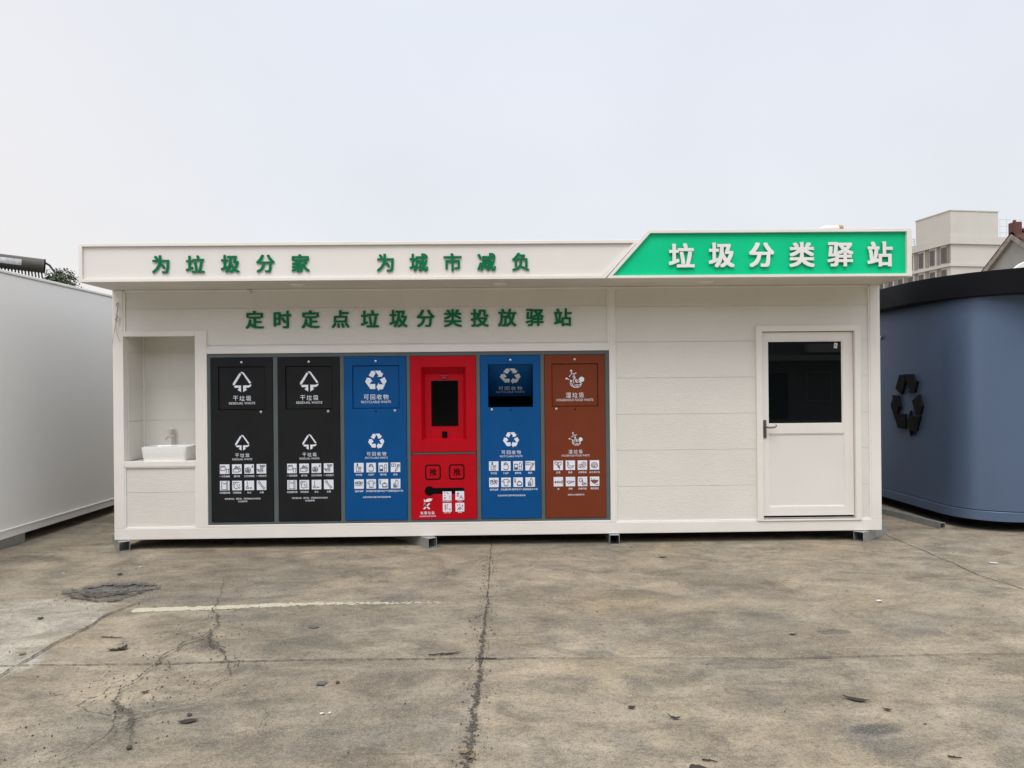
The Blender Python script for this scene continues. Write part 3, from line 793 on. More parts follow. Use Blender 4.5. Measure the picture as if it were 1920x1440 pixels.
# line drawings on the white squares, unit square coordinates
def circ(cx, cy, rx, ry=None, a0=0, a1=360, n=12):
    ry = ry or rx
    return [(cx + rx * math.cos(R(a0 + (a1 - a0) * i / n)), cy + ry * math.sin(R(a0 + (a1 - a0) * i / n))) for i in range(n + 1)]
ICON = {
 'lunchbox': [[(.1, .35), (.1, .8), (.5, .85), (.6, .6), (.55, .38), (.1, .35)], [(.18, .72), (.45, .74)], [(.68, .1), (.68, .5), (.9, .5), (.9, .1)], [(.62, .5), (.95, .5)]],
 'tissue': [[(.12, .2), (.12, .5), (.7, .5), (.7, .18), (.12, .2)], [(.7, .18), (.88, .3), (.88, .55), (.7, .5)], [(.3, .62), (.45, .82), (.55, .66), (.78, .78)], [(.2, .5), (.3, .6), (.75, .6), (.88, .55)], [(.4, .66), (.5, .74)]],
 'toilet_paper': [circ(.38, .45, .26, .18), circ(.38, .42, .1, .07), [(.12, .42), (.14, .15), (.5, .1), (.64, .25), (.64, .45)], [(.2, .55), (.45, .65)], [(.78, .6), (.88, .85)], [(.8, .82), (.9, .7)], [(.2, .25), (.5, .2)], [(.3, .5), (.5, .42)]],
 'chopsticks': [[(.06, .45), (.25, .2), (.6, .18), (.66, .3), (.12, .42)], [(.35, .85), (.88, .85), (.84, .74), (.4, .76), (.35, .85)], [(.5, .75), (.38, .42)], [(.6, .75), (.5, .4)], [(.72, .74), (.6, .35)], [(.12, .48), (.3, .3)]],
 'plastic_bag': [[(.18, .08), (.18, .88), (.3, .88)], [(.18, .08), (.82, .08), (.82, .92), (.7, .92), (.7, .1)], [(.34, .66), (.42, .74), (.5, .66), (.58, .74), (.66, .68)]],
 'crumpled_paper': [[(.14, .84), (.5, .84), (.55, .78), (.7, .84)], [(.14, .84), (.14, .62)], circ(.42, .45, .24, .3, 100, 300), [(.5, .6), (.52, .45), (.62, .4)], [(.76, .66), (.78, .42)], [(.58, .22), (.68, .3), (.76, .2), (.82, .3)]],
 'dust': [[(.3, .9), (.3, .35)], [(.18, .18), (.22, .35), (.38, .35), (.42, .18), (.18, .18)], [(.55, .18), (.66, .28), (.78, .18)], [(.6, .2), (.72, .22)]],
 'bone': [[(.2, .72), (.14, .82), (.24, .86), (.32, .9), (.38, .78), (.34, .72)], [(.36, .74), (.72, .3)], [(.26, .66), (.62, .22)], [(.72, .32), (.84, .24), (.78, .14), (.68, .1), (.62, .22)]],
 'glass_bottle': [[(.3, .92), (.3, .68), (.22, .55), (.22, .1), (.44, .1), (.44, .55), (.38, .68), (.38, .92)], [(.34, .92), (.34, .7)], [(.52, .55), (.54, .42), (.62, .34), (.7, .42), (.72, .55), (.52, .55)], [(.62, .34), (.62, .1)], [(.54, .1), (.7, .1)]],
 'food_can': [circ(.5, .38, .28, .28, 210, 500), [(.3, .55), (.34, .78), (.5, .88), (.66, .76), (.7, .58)], [(.4, .72), (.52, .8)], [(.32, .12), (.7, .12)]],
 'plastic_bottle': [[(.12, .12), (.12, .66), (.46, .66), (.46, .12), (.12, .12)], [(.22, .72), (.36, .72)], [(.62, .1), (.62, .68), (.7, .84), (.8, .84), (.86, .68), (.86, .1), (.62, .1)], [(.14, .14), (.44, .14)], [(.14, .2), (.44, .2)], [(.14, .26), (.44, .26)], [(.14, .32), (.44, .32)], [(.68, .4), (.78, .46)]],
 'paper': [[(.08, .86), (.52, .86), (.52, .6), (.08, .6), (.08, .86)], [(.28, .84), (.28, .66)], [(.45, .08), (.56, .34), (.76, .66)], [(.58, .12), (.68, .3), (.86, .6)], circ(.8, .72, .12, .08), [(.45, .1), (.58, .14)]],
 'metal_scrap': [circ(.2, .62, .1), circ(.48, .68, .14, .1), circ(.76, .62, .1), [(.1, .4), (.3, .3), (.5, .42), (.62, .3)], [(.7, .42), (.82, .34)], [(.3, .55), (.4, .48)], [(.6, .52), (.7, .46)]],
 'shirt': [[(.36, .84), (.22, .74), (.1, .6), (.2, .52), (.3, .6), (.3, .12), (.7, .12), (.7, .6), (.8, .52), (.9, .6), (.78, .74), (.62, .84), (.5, .78), (.36, .84)], [(.45, .12), (.45, .2)], [(.55, .12), (.55, .2)]],
 'appliance': [[(.12, .9), (.12, .58), (.24, .58), (.24, .9)], [(.18, .55), (.22, .45)], circ(.64, .36, .26, .18), [(.38, .3), (.42, .14), (.86, .14), (.9, .3)], [(.5, .54), (.62, .64), (.76, .54)]],
 'carton': [[(.3, .12), (.28, .42), (.4, .55), (.56, .45), (.56, .12), (.3, .12)], [(.32, .2), (.5, .2)], [(.32, .28), (.5, .28)], [(.32, .36), (.5, .36)], [(.56, .86), (.62, .9), (.76, .7), (.76, .2), (.56, .12)], [(.45, .6), (.56, .86)]],
 'vegetable': [[(.66, .12), (.5, .3), (.3, .6), (.14, .7), (.16, .86), (.3, .9), (.4, .78)], [(.66, .12), (.58, .4), (.78, .62), (.82, .86), (.66, .88), (.54, .7)], [(.62, .2), (.44, .6), (.5, .88)], [(.6, .24), (.5, .55), (.42, .72)], [(.64, .15), (.6, .45)]],
 'banana': [[(.2, .86), (.18, .5), (.3, .25), (.55, .18), (.85, .38)], [(.28, .82), (.34, .5), (.5, .4), (.85, .44)], [(.2, .86), (.28, .82)]],
 'fruit': [circ(.34, .4, .22, .2), circ(.66, .6, .22, .24), [(.26, .42), (.4, .36)], [(.6, .6), (.74, .66)], [(.6, .16), (.75, .25)], [(.62, .68), (.7, .56)], [(.3, .34), (.36, .46)]],
 'snack': [circ(.5, .48, .34, .28), circ(.5, .46, .2, .14, 0, 300), [(.3, .5), (.4, .6)], [(.6, .6), (.7, .5)], [(.45, .4), (.55, .46)]],
 'fish': [[(.1, .46), (.22, .56), (.22, .36), (.1, .46)], [(.2, .46), (.8, .46)], [(.38, .58), (.42, .34)], [(.52, .58), (.56, .34)], [(.66, .55), (.68, .38)], [(.8, .46), (.92, .62), (.9, .3), (.8, .46)], [(.14, .5), (.2, .4)]],
 'rib': [[(.12, .52), (.3, .56), (.88, .52), (.84, .44), (.5, .42), (.3, .3), (.2, .4), (.12, .52)], [(.3, .34), (.5, .34)]],
 'offal': [circ(.32, .66, .18, .2), [(.4, .6), (.56, .4)], [(.44, .66), (.5, .5)], circ(.66, .24, .22, .12), [(.5, .2), (.8, .3)]],
 'leftover': [[(.1, .62), (.88, .62), (.76, .42), (.58, .28), (.42, .28), (.24, .42), (.1, .62)], [(.18, .56), (.8, .56)], [(.24, .5), (.74, .5)], [(.3, .44), (.7, .44)], [(.36, .36), (.64, .36)], [(.2, .7), (.14, .82)], [(.4, .68), (.5, .74)], [(.64, .14), (.9, .2)]],
 'battery': [[(.2, .5), (.28, .58)], [(.18, .3), (.3, .3), (.3, .2), (.18, .2), (.18, .3)], [(.4, .84), (.6, .86), (.62, .7)], [(.78, .5), (.84, .3), (.8, .2)], [(.12, .8), (.25, .9)]],
 'medicine': [[(.2, .72), (.36, .84), (.36, .72), (.2, .72)], [(.16, .48), (.4, .48)], [(.18, .66), (.38, .66)], [(.5, .2), (.65, .5), (.8, .2)], [(.6, .3), (.9, .16)], [(.16, .44), (.4, .44)]],
 'lamp_tube': [[(.25, .2), (.25, .8), (.34, .8), (.34, .2)], [(.5, .3), (.5, .84), (.6, .84)], [(.7, .3), (.84, .2), (.78, .4)]],
 'paint_can': [[(.44, .86), (.48, .7)], [(.76, .7), (.82, .74), (.82, .6), (.74, .62), (.76, .7)], circ(.5, .36, .16, .12), [(.42, .34), (.58, .4)], [(.15, .78), (.28, .7)], [(.2, .2), (.3, .3)], [(.8, .2), (.86, .3)]],
}
def pictogram(kind, x, z, y, s, ink, parent):
    mb = MB()
    mb.box(x - s / 2, x + s / 2, y, y + .0015, z - s / 2, z + s / 2)
    mb.cur = 1
    for st_ in ICON[kind]:
        mb.stroke([(x + (p[0] - .5) * s, z + (p[1] - .5) * s) for p in st_], .055 * s, y - .0012)
    return mb.build('pictogram', ['print', ink], parent)

def bin_front(name, cx, x0, x1, mat, label, polys, cn, en, icons, caps, desc, ink, lock_side, key_hole, open_flap=False):
    fx0, fx1, fz0, fz1 = cx - .2565, cx + .2565, 1.522, 1.996
    if open_flap: fx0, fx1 = cx - .247, cx + .247
    d = MB()
    y0, y1 = .004, .026
    d.box(x0, x1, y0, y1, BZ0, fz0); d.box(x0, x1, y0, y1, fz1, BZ1)
    d.box(x0, fx0, y0, y1, fz0, fz1); d.box(fx1, x1, y0, y1, fz0, fz1)
    front = d.build('bin_front', mat, station)
    front['label'] = label
    # flap, set back a little; the open one swings inwards from its top edge
    fy = .016
    mtx = None
    if open_flap:
        mtx = Matrix.Translation((cx, fy, fz1 - .005)) @ Matrix.Rotation(R(40), 4, 'X') @ Matrix.Translation((-cx, -fy, -fz1 + .005))
    fl = MB(); fl.box(fx0 + .005, fx1 - .005, fy, fy + .012, fz0 + .005, fz1 - .005, mtx)
    flap = fl.build('flap', mat, front, bevel=.002)
    fs_ = MB()
    if polys == 'food': food_symbol(fs_, cx + .005, 1.826, fy - .002, .205)
    else:
        c, sc = ((627, 478), 317) if polys is RES1 else ((660, 568), 384)
        symbol(fs_, polys, c, sc, cx, 1.826, fy - .002, .222 if polys is RES1 else .225, mtx)
    fs_.build('symbol', 'print', front)
    tx = MB()
    for i, ch in enumerate(cn):
        put_text(tx, ch, cx + (i - (len(cn) - 1) / 2) * .0715, 1.648, fy - .002, .062, offset=.003, mtx=mtx)
    put_text(tx, en, cx + .0, 1.594, fy - .002, .034, offset=0.0, width=.285 * len(en) / 14.0, height=.026, mtx=mtx)
    tx.build('heading', 'print', front, recalc=False)
    # lower block of print
    yl = y0 - .002
    tx = MB()
    for i, ch in enumerate(cn):
        put_text(tx, ch, cx + (i - (len(cn) - 1) / 2) * .0565, 1.024, yl, .047, offset=.003)
    put_text(tx, en, cx, .981, yl, .026, offset=0.0, width=.216 * len(en) / 14.0, height=.021)
    tx.build('heading', 'print', front, recalc=False)
    for i in range(8):
        ix = cx + .007 + (i % 4 - 1.5) * .1335; iz = .874 if i < 4 else .694
        tx = MB(); put_text(tx, caps[i], ix, iz - .0785, yl, .0235, offset=.01); tx.build('caption', 'print', front, recalc=False)
    tx = MB()
    for k, line in enumerate(desc):
        put_text(tx, line, cx, .549 - k * .0295, yl, .0205, offset=.008)
    tx.build('notice', 'print', front, recalc=False)
    ls = MB()
    if polys == 'food': food_symbol(ls, cx + .005, 1.163, yl, .152)
    else:
        c, sc = ((627, 478), 317) if polys is RES1 else ((660, 568), 384)
        symbol(ls, polys, c, sc, cx, 1.161, yl, .170)
    ls.build('symbol', 'print', front)
    for i in range(8):
        pictogram(icons[i], cx + .007 + (i % 4 - 1.5) * .1335, .874 if i < 4 else .694, y0 - .002, .104, ink, front)
    sc_ = MB(); sc_.lathe([(.0135, 0), (.0135, .004), (.009, .009), (.004, .0105)], 16)
    s1 = sc_.build('screw', 'chrome', front, smooth=True); s1.rotation_euler = (R(90), 0, 0); s1.location = (cx, y0, 2.042)
    lk = MB(); lk.lathe([(.014, 0), (.014, .005), (.009, .007), (.009, .011), (.003, .011)], 14)
    l1 = lk.build('lock', 'steel', front, smooth=True); l1.rotation_euler = (R(90), 0, 0); l1.location = (cx + .208 * lock_side, y0, 1.494)
    if key_hole:
        kh = MB(); kh.lathe([(.009, 0), (.009, .002)], 12)
        k1 = kh.build('key_hole', 'black', front); k1.rotation_euler = (R(90), 0, 0); k1.location = (cx, y0, 1.491)
    return front
resi = ['lunchbox', 'tissue', 'toilet_paper', 'chopsticks', 'plastic_bag', 'crumpled_paper', 'dust', 'bone']
resc = ['一次性餐具', '餐巾纸', '卫生间用纸', '一次性筷子', '污损塑料袋', '污损纸张', '灰土', '大骨']
resd = ['除有害垃圾、湿垃圾、可回收物以外的其他', '生活废弃物']
reci = ['glass_bottle', 'food_can', 'plastic_bottle', 'paper', 'metal_scrap', 'shirt', 'appliance', 'carton']
recc = ['玻璃瓶', '食品罐', '塑料瓶', '纸张', '废弃金属', '旧衣服织物', '废弃电子产品', '纸塑铝复合包装']
recd = ['适宜回收和可循环再利用的废弃物']
fooi = ['vegetable', 'banana', 'fruit', 'snack', 'fish', 'rib', 'offal', 'leftover']
fooc = ['蔬菜', '果皮', '瓜果果核', '加工类食品', '鱼', '排骨', '肉类内脏', '剩菜剩饭']
food = ['易腐的生物质废弃物']
bin_front('bin', -2.830, *cols[0], 'black_coat', 'black residual waste bin front beside the wash niche', RES1, '干垃圾', 'RESIDUAL WASTE', resi, resc, resd, 'ink_dark', 1, False)
bin_front('bin', -2.097, *cols[1], 'black_coat', 'black residual waste bin front next to the blue one', RES1, '干垃圾', 'RESIDUAL WASTE', resi, resc, resd, 'ink_dark', 1, False)
bin_front('bin', -1.365, *cols[2], 'blue_coat', 'blue recyclable waste bin front with its flap closed', REC, '可回收物', 'RECYCLABLE WASTE', reci, recc, recd, 'ink_blue', 1, True)
bin_front('bin', .115, *cols[4], 'blue_coat', 'blue recyclable waste bin front with its flap pushed in', REC, '可回收物', 'RECYCLABLE WASTE', reci, recc, recd, 'ink_blue', -1, True, True)
bin_front('bin', .826, *cols[5], 'brown_coat', 'brown food waste bin front', 'food', '湿垃圾', 'HOUSEHOLD FOOD WASTE', fooi, fooc, food, 'ink_brown', -1, True)

# red touch screen unit above the hazardous waste front
x0, x1 = cols[3]
z0, z1 = 1.037, BZ1
a0, a1, c0, c1 = -.868, -.376, 1.166, 1.972
t = MB()
t.box(x0, x1, .004, .026, z0, c0); t.box(x0, x1, .004, .026, c1, z1); t.box(x0, a0, .004, .026, c0, c1); t.box(a1, x1, .004, .026, c0, c1)
# splayed recess
rim = [(a0, c0), (a1, c0), (a1, c1), (a0, c1)]; inn = [(a0 + .035, c0 + .02), (a1 - .035, c0 + .02), (a1 - .035, c1 - .075), (a0 + .035, c1 - .075)]
vs_ = [(p[0], .012, p[1]) for p in rim] + [(p[0], .085, p[1]) for p in inn]
t.add(vs_, [(i, (i + 1) % 4, (i + 1) % 4 + 4, i + 4) for i in range(4)] + [(4, 5, 6, 7)])
unit = t.build('screen_unit', 'red_coat', station)
unit['label'] = 'red touch screen unit with a black display'
s_ = MB(); s_.box(-.765, -.468, .078, .0845, 1.318, 1.824); s_.build('screen', 'screen', unit, bevel=.002)
c_ = MB(); c_.box(-.665, -.577, .066, .084, 1.868, 1.880); c_.box(-.648, -.594, .070, .084, 1.838, 1.866); c_.box(-.632, -.610, .066, .070, 1.845, 1.858)
cm_ = c_.build('camera', 'ink_red', unit, bevel=.002)
k_ = MB(); k_.box(-.648, -.592, .070, .0845, 1.188, 1.256); k_.cur = 1; k_.box(-.636, -.604, .067, .0699, 1.205, 1.24); k_.build('card_reader', ['black', 'screen'], unit)

hz = MB(); hz.box(x0, x1, .004, .026, BZ0, 1.008)
haz = hz.build('bin_front', 'red_coat', station); haz['label'] = 'red hazardous waste bin front with two push plates and a slot'
def rrect(x0, x1, z0, z1, r, n=5):
    pts = []
    for (cx, cz, a) in ((x1 - r, z0 + r, -90), (x1 - r, z1 - r, 0), (x0 + r, z1 - r, 90), (x0 + r, z0 + r, 180)):
        for i in range(n + 1):
            an = R(a + 90 * i / n); pts.append((cx + r * math.cos(an), cz + r * math.sin(an)))
    return pts
for bx in (-.747, -.486):
    rg = MB(); band(rg, rrect(bx - .086, bx + .086, .731, .899, .03), rrect(bx - .072, bx + .072, .745, .885, .020), .0015, .0038)
    pb = rg.build('push_plate', 'black', haz)
    pp = MB(); pp.prism_xz(rrect(bx - .072, bx + .072, .745, .885, .020), .0018, .0039); pp.build('plate_face', 'red_coat', pb)
    ch = MB(); put_text(ch, '推', bx + .002, .815, .0006, .082, bold=.014); ch.build('lettering', 'black', pb)
sl = MB()
pts = []
ccx, ccz, rr_ = -.787, .609, .053
for i in range(25):
    an = R(38 + (284) * i / 24); pts.append((ccx + rr_ * math.cos(an), ccz + rr_ * math.sin(an)))
zt_, zb_ = ccz + rr_ * math.sin(R(38)), ccz - rr_ * math.sin(R(38))
for i in range(13):
    an = R(-90 + 180 * i / 12); pts.append((-.432 + .0325 * math.cos(an), ccz + .0325 * math.sin(an)))
sl.flat_xz(pts, .0024); sl.build('slot', 'black', haz, recalc=False)
hs = MB(); hazard_symbol(hs, -.808, .468, .002, .122); hs.build('symbol', 'print', haz)
ht = MB()
for i, chh in enumerate('有害垃圾'):
    put_text(ht, chh, -.812 + (i - 1.5) * .0405, .368, .002, .036, offset=.01)
put_text(ht, 'HAZARDOUS WASTE', -.808, .332, .002, .022, offset=.012, width=.178, height=.015)
for kk, (px_, pz_, ic, cap_) in enumerate(((-.594, .553, 'battery', '废电池镉镍电池'), (-.455, .555, 'medicine', '过期药品'), (-.594, .426, 'lamp_tube', '废荧光灯管'), (-.455, .427, 'paint_can', '废油漆'))):
    hc = MB(); put_text(hc, cap_, px_, pz_ - .0575, .002, .0145, offset=.01); hc.build('caption', 'print', haz, recalc=False)
    pictogram(ic, px_, pz_, .002, .096, 'ink_red', haz)
ht.build('heading', 'print', haz, recalc=False)

# ---- door
dz0, dz1 = .234, 2.394
dc = MB()
band(dc, [(2.836, dz0), (4.000, dz0), (4.000, dz1), (2.836, dz1)], [(2.903, dz0 + .008), (3.935, dz0 + .008), (3.935, 2.330), (2.903, 2.330)], -.014, .075)
casing = dc.build('door_casing', 'trim', station, bevel=.005)
dsl = MB(); dsl.box(2.906, 3.932, .03, .07, .243, .262); dsl.build('threshold', 'steel', station, bevel=.003)
lf = MB()
L0, L1, B0, B1_ = 2.908, 3.930, .283, 2.324
gx0, gx1, gz0, gz1 = 2.975, 3.815, 1.300, 2.226
lx0, lx1, lz0, lz1 = 2.978, 3.832, .378, 1.196
lf.box(L0, gx0, .028, .072, B0, B1_); lf.box(lx1, L1, .028, .072, B0, B1_)
lf.box(gx0, lx1, .028, .072, gz1, B1_); lf.box(gx0, lx1, .028, .072, lz1, gz0); lf.box(gx0, lx1, .028, .072, B0, lz0)
lf.box(gx1, lx1, .028, .072, gz0, gz1); lf.box(gx0, lx0, .028, .072, lz0, lz1)
door = lf.build('door', 'trim', station, bevel=.004)
bd = MB(); band(bd, [(lx0, lz0), (lx1, lz0), (lx1, lz1), (lx0, lz1)], [(lx0 + .012, lz0 + .012), (lx1 - .012, lz0 + .012), (lx1 - .012, lz1 - .012), (lx0 + .012, lz1 - .012)], .033, .045)
band(bd, [(gx0, gz0), (gx1, gz0), (gx1, gz1), (gx0, gz1)], [(gx0 + .01, gz0 + .01), (gx1 - .01, gz0 + .01), (gx1 - .01, gz1 - .01), (gx0 + .01, gz1 - .01)], .032, .045)
bd.build('glazing_bead', 'block_trim', door, bevel=.003)
lp_ = MB(); lp_.box(lx0 + .001, lx1 - .001, .042, .068, lz0 + .001, lz1 - .001); lp_.build('door_panel', 'fascia', door)
gl = MB(); gl.box(gx0 + .001, gx1 - .001, .046, .052, gz0 + .001, gz1 - .001); gl.build('window_pane', 'tint', door)
pl_ = MB(); m_ = Matrix.Translation((3.748, .0445, 2.170)) @ Matrix.Rotation(R(8), 4, 'Y')
pl_.box(-.019, .019, -.0005, .0005, -.03, .03, m_); pl_.cur = 1
for kz in (-.016, -.008, .002, .012): pl_.box(-.012, .01, -.0012, -.0008, kz, kz + .0028, m_)
pl_.build('paper_label', ['paper', 'ink_dark'], door)
hd = MB()
hd.prism_xz(rrect(2.920, 2.952, 1.150, 1.350, .008), .016, .0285)
hd.cyl((2.936, .016, 1.272), (2.936, -.035, 1.272), .011, 12)
hd.tube([(2.936, -.035, 1.272), (2.965, -.04, 1.268), (3.0, -.042, 1.268), (3.03, -.042, 1.274), (3.045, -.04, 1.29), (3.035, -.037, 1.302)], [.011, .0105, .010, .009, .008, .006], 10)
hd.cyl((2.936, .017, 1.19), (2.936, .006, 1.19), .011, 12)
hd.build('door_handle', 'dark_steel', door, bevel=.0015, smooth=True)

# ------------------------------------------------------------------ wash basin with tap, standing on the niche counter
sink = tag(empty('wash_basin', (-3.70, .24, .9665)), 'square white ceramic wash basin with a chrome tap on the niche counter', 'sink')
bm = bmesh.new()
def loop(hx, hy, z, r, n=6):
    pts = []
    for (sx, sy, a) in ((1, -1, -90), (1, 1, 0), (-1, 1, 90), (-1, -1, 180)):
        for i in range(n + 1):
            an = R(a + 90 * i / n)
            pts.append(bm.verts.new((sx * (hx - r) + r * math.cos(an), sy * (hy - r) + r * math.sin(an), z)))
    return pts
loops = [loop(.225, .192, 0, .02), loop(.236, .203, .05, .025), loop(.248, .212, .148, .03), loop(.247, .211, .153, .03), loop(.240, .204, .156, .028)]
# inner bowl, leaving a deck at the back for the tap
def iloop(hx, y0, y1, z, r, n=6):
    pts = []; hy = (y1 - y0) / 2; cy = (y0 + y1) / 2
    for (sx, sy, a) in ((1, -1, -90), (1, 1, 0), (-1, 1, 90), (-1, -1, 180)):
        for i in range(n + 1):
            an = R(a + 90 * i / n)
            pts.append(bm.verts.new((sx * (hx - r) + r * math.cos(an), cy + sy * (hy - r) + r * math.sin(an), z)))
    return pts
loops += [iloop(.232, -.196, .105, .155, .03), iloop(.222, -.186, .095, .140, .035), iloop(.19, -.15, .07, .03, .05)]
for a, b in zip(loops[:-1], loops[1:]):
    for i in range(len(a)):
        bm.faces.new((a[i], a[(i + 1) % len(a)], b[(i + 1) % len(a)], b[i]))
bm.faces.new(loops[0][::-1]); bm.faces.new(loops[-1])
bmesh.ops.recalc_face_normals(bm, faces=bm.faces)
me = bpy.data.meshes.new('bowl'); bm.to_mesh(me); bm.free()
for p in me.polygons: p.use_smooth = True
me.set_sharp_from_angle(angle=R(50)); me.materials.append(MT['ceramic'])
bo = bpy.data.objects.new('bowl', me); COL.objects.link(bo); bo.parent = sink
tp = MB()
tx_, ty_ = -.052, .15
tp.lathe([(.026, .154), (.026, .160), (.019, .166), (.019, .30), (.0205, .302), (.0205, .322), (.016, .326)], 20, (tx_, ty_, 0))
tp.tube([(tx_, ty_ - .01, .255), (tx_ - .006, ty_ - .07, .252), (tx_ - .012, ty_ - .13, .246), (tx_ - .014, ty_ - .15, .236)], [.0125, .012, .012, .012], 12)
tp.cyl((tx_ - .014, ty_ - .147, .242), (tx_ - .014, ty_ - .147, .222), .0125, 12)
tap = tp.build('tap', 'chrome', sink, smooth=True)
lv = MB(); lv.box(tx_ - .075, tx_ + .012, ty_ - .012, ty_ + .012, .3265, .3335); lv.build('lever', 'chrome', tap, bevel=.002)

# ------------------------------------------------------------------ square steel tubes
def steel_tube(front, ang, length, s, label, group=None, wall=.006):
    """hollow square section lying on the ground; front = middle of its near end, ang = heading of its far end from +y"""
    mb = MB(); h = s / 2
    o4 = [(-h, 0), (h, 0), (h, s), (-h, s)]; i4 = [(-h + wall, wall), (h - wall, wall), (h - wall, s - wall), (-h + wall, s - wall)]
    band(mb, o4, i4, 0, length)
    o = mb.build('steel_tube', 'galv', None, bevel=.0025)
    o.location = (front[0], front[1], .001); o.rotation_euler = (0, 0, -ang)
    tag(o, label, 'steel tube', group); return o
G = 'square steel tubes under the station'
steel_tube((-4.085, -.060, 0), R(-34), .62, .110, 'short galvanised square tube under the station corner below the wash niche', G)
steel_tube((-.750, -.085, 0), R(-38), .9, .110, 'galvanised square tube turned aslant under the red front', G)
steel_tube((1.240, -.055, 0), R(1), 2.4, .110, 'galvanised square tube set straight under the middle post of the station', G)
steel_tube((3.935, -.050, 0), R(50), .62, .110, 'galvanised square tube turned aslant under the door end of the station', G)
steel_tube((5.265, .585, 0), R(-8.5), 2.6, .07, 'slim square steel tube lying on the ground beside the blue cabin')
steel_tube((-5.58, .52, 0), R(183), 2.6, .112, 'grey square tube under the pale cabin at the left')
for y_ in (2.2,):
    pass

# ------------------------------------------------------------------ pale cabin at the left edge
cab = tag(empty('pale_cabin', (-5.5, 1, 0)), 'smooth pale grey cabin wall cut by the left edge of the photo', 'building')
b_ = MB(); b_.box(-3.0, -.012, -4.2, 4.6, .20, 3.065); b_.build('wall', 'block_panel', cab, bevel=.01)
b_ = MB(); b_.box(-3.0, .0, -4.22, 4.62, .115, .20); b_.build('base_trim', 'block_panel', cab, bevel=.004)
b_ = MB(); b_.box(-.03, .012, -4.22, 4.62, .2005, .2125); b_.build('ledge', 'block_trim', cab, bevel=.003)
b_ = MB(); b_.box(-3.02, .006, -4.22, 4.62, 3.066, 3.10); b_.build('roof_edge', 'block_trim', cab, bevel=.008)

# ------------------------------------------------------------------ blue rounded cabin at the right
blue = tag(empty('blue_cabin', (5.45, .27, 0)), 'slate blue rounded cabin with a black overhanging roof and black recycling emblem', 'building')
def rplan(x0, x1, y0, y1, r, n=20):
    pts = []
    for (cx, cy, a) in ((x1 - r, y0 + r, -90), (x1 - r, y1 - r, 0), (x0 + r, y1 - r, 90), (x0 + r, y0 + r, 180)):
        for i in range(n + 1):
            an = R(a + 90 * i / n); pts.append((cx + r * math.cos(an), cy + r * math.sin(an)))
    return pts
b_ = MB(); b_.prism_xy(rplan(0, 4.2, 0, 6.0, .62), .245, 2.76); wl_ = b_.build('wall', 'navy', blue, smooth=True)
b_ = MB(); b_.prism_xy(rplan(-.012, 4.212, -.012, 6.012, .63), .125, .236); b_.build('base', 'navy', blue, bevel=.004, smooth=True)
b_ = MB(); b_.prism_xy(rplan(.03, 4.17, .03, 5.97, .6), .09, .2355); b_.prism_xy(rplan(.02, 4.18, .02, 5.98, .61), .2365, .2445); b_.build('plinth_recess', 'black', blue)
b_ = MB(); b_.prism_xy(rplan(-.23, 4.45, -.52, 6.3, 1.6, 32), 2.745, 3.03)
b_.prism_xy(rplan(.0, 4.2, -.3, 6.1, 1.5, 32), 3.031, 3.06); b_.build('roof', 'navy_dark', blue, bevel=.008, smooth=True)
for (x, y) in ((.25, .85), (3.6, .6), (.3, 3), (.3, 5.2)):
    b_ = MB(); b_.box(x - .06, x + .06, y - .06, y + .06, .001, .0895); b_.build('foot', 'rubber', blue)
em = MB()
for p in REC:
    q = [((v[0] - 660) / 384.0 * .72, -(v[1] - 568) / 384.0 * .82) for v in p]
    # raised pieces on the side wall: local plane YZ, facing -x
    n = len(q)
    vs_ = [(-.034, 1.35 - a, 1.452 + c) for a, c in q] + [(-.0015, 1.35 - a, 1.452 + c) for a, c in q]
    em.add(vs_, [list(range(n)), list(range(2 * n - 1, n - 1, -1))] + [(i, i + n, (i + 1) % n + n, (i + 1) % n) for i in range(n)])
em.build('recycling_emblem', 'emblem', blue, bevel=.004)
kb = MB(); kb.cyl((-.001, 2.0, 2.39), (-.03, 2.0, 2.39), .03, 14); kb.build('knob', 'steel', blue, bevel=.004, smooth=True)

# round white board with a dark swirl beyond the blue cabin
disc = tag(empty('round_board', (10.42, 6.0, 0)), 'round white board with a dark curved mark above the black roof', 'sign')
b_ = MB(); b_.cyl((0, 0, 3.60), (0, .06, 3.60), .50, 40); b_.build('board', 'bottle', disc, bevel=.01, smooth=True)
b_ = MB()
pts = circ(.03, 3.52, .40, .36, 20, 160, 14); pin = circ(.03, 3.46, .27, .27, 160, 20, 14)
b_.flat_xz(pts + pin, -.004); b_.build('mark', 'black', disc, recalc=False)
b_ = MB(); b_.cyl((0, .09, 0), (0, .09, 3.6), .03, 12); b_.build('post', 'galv', disc)

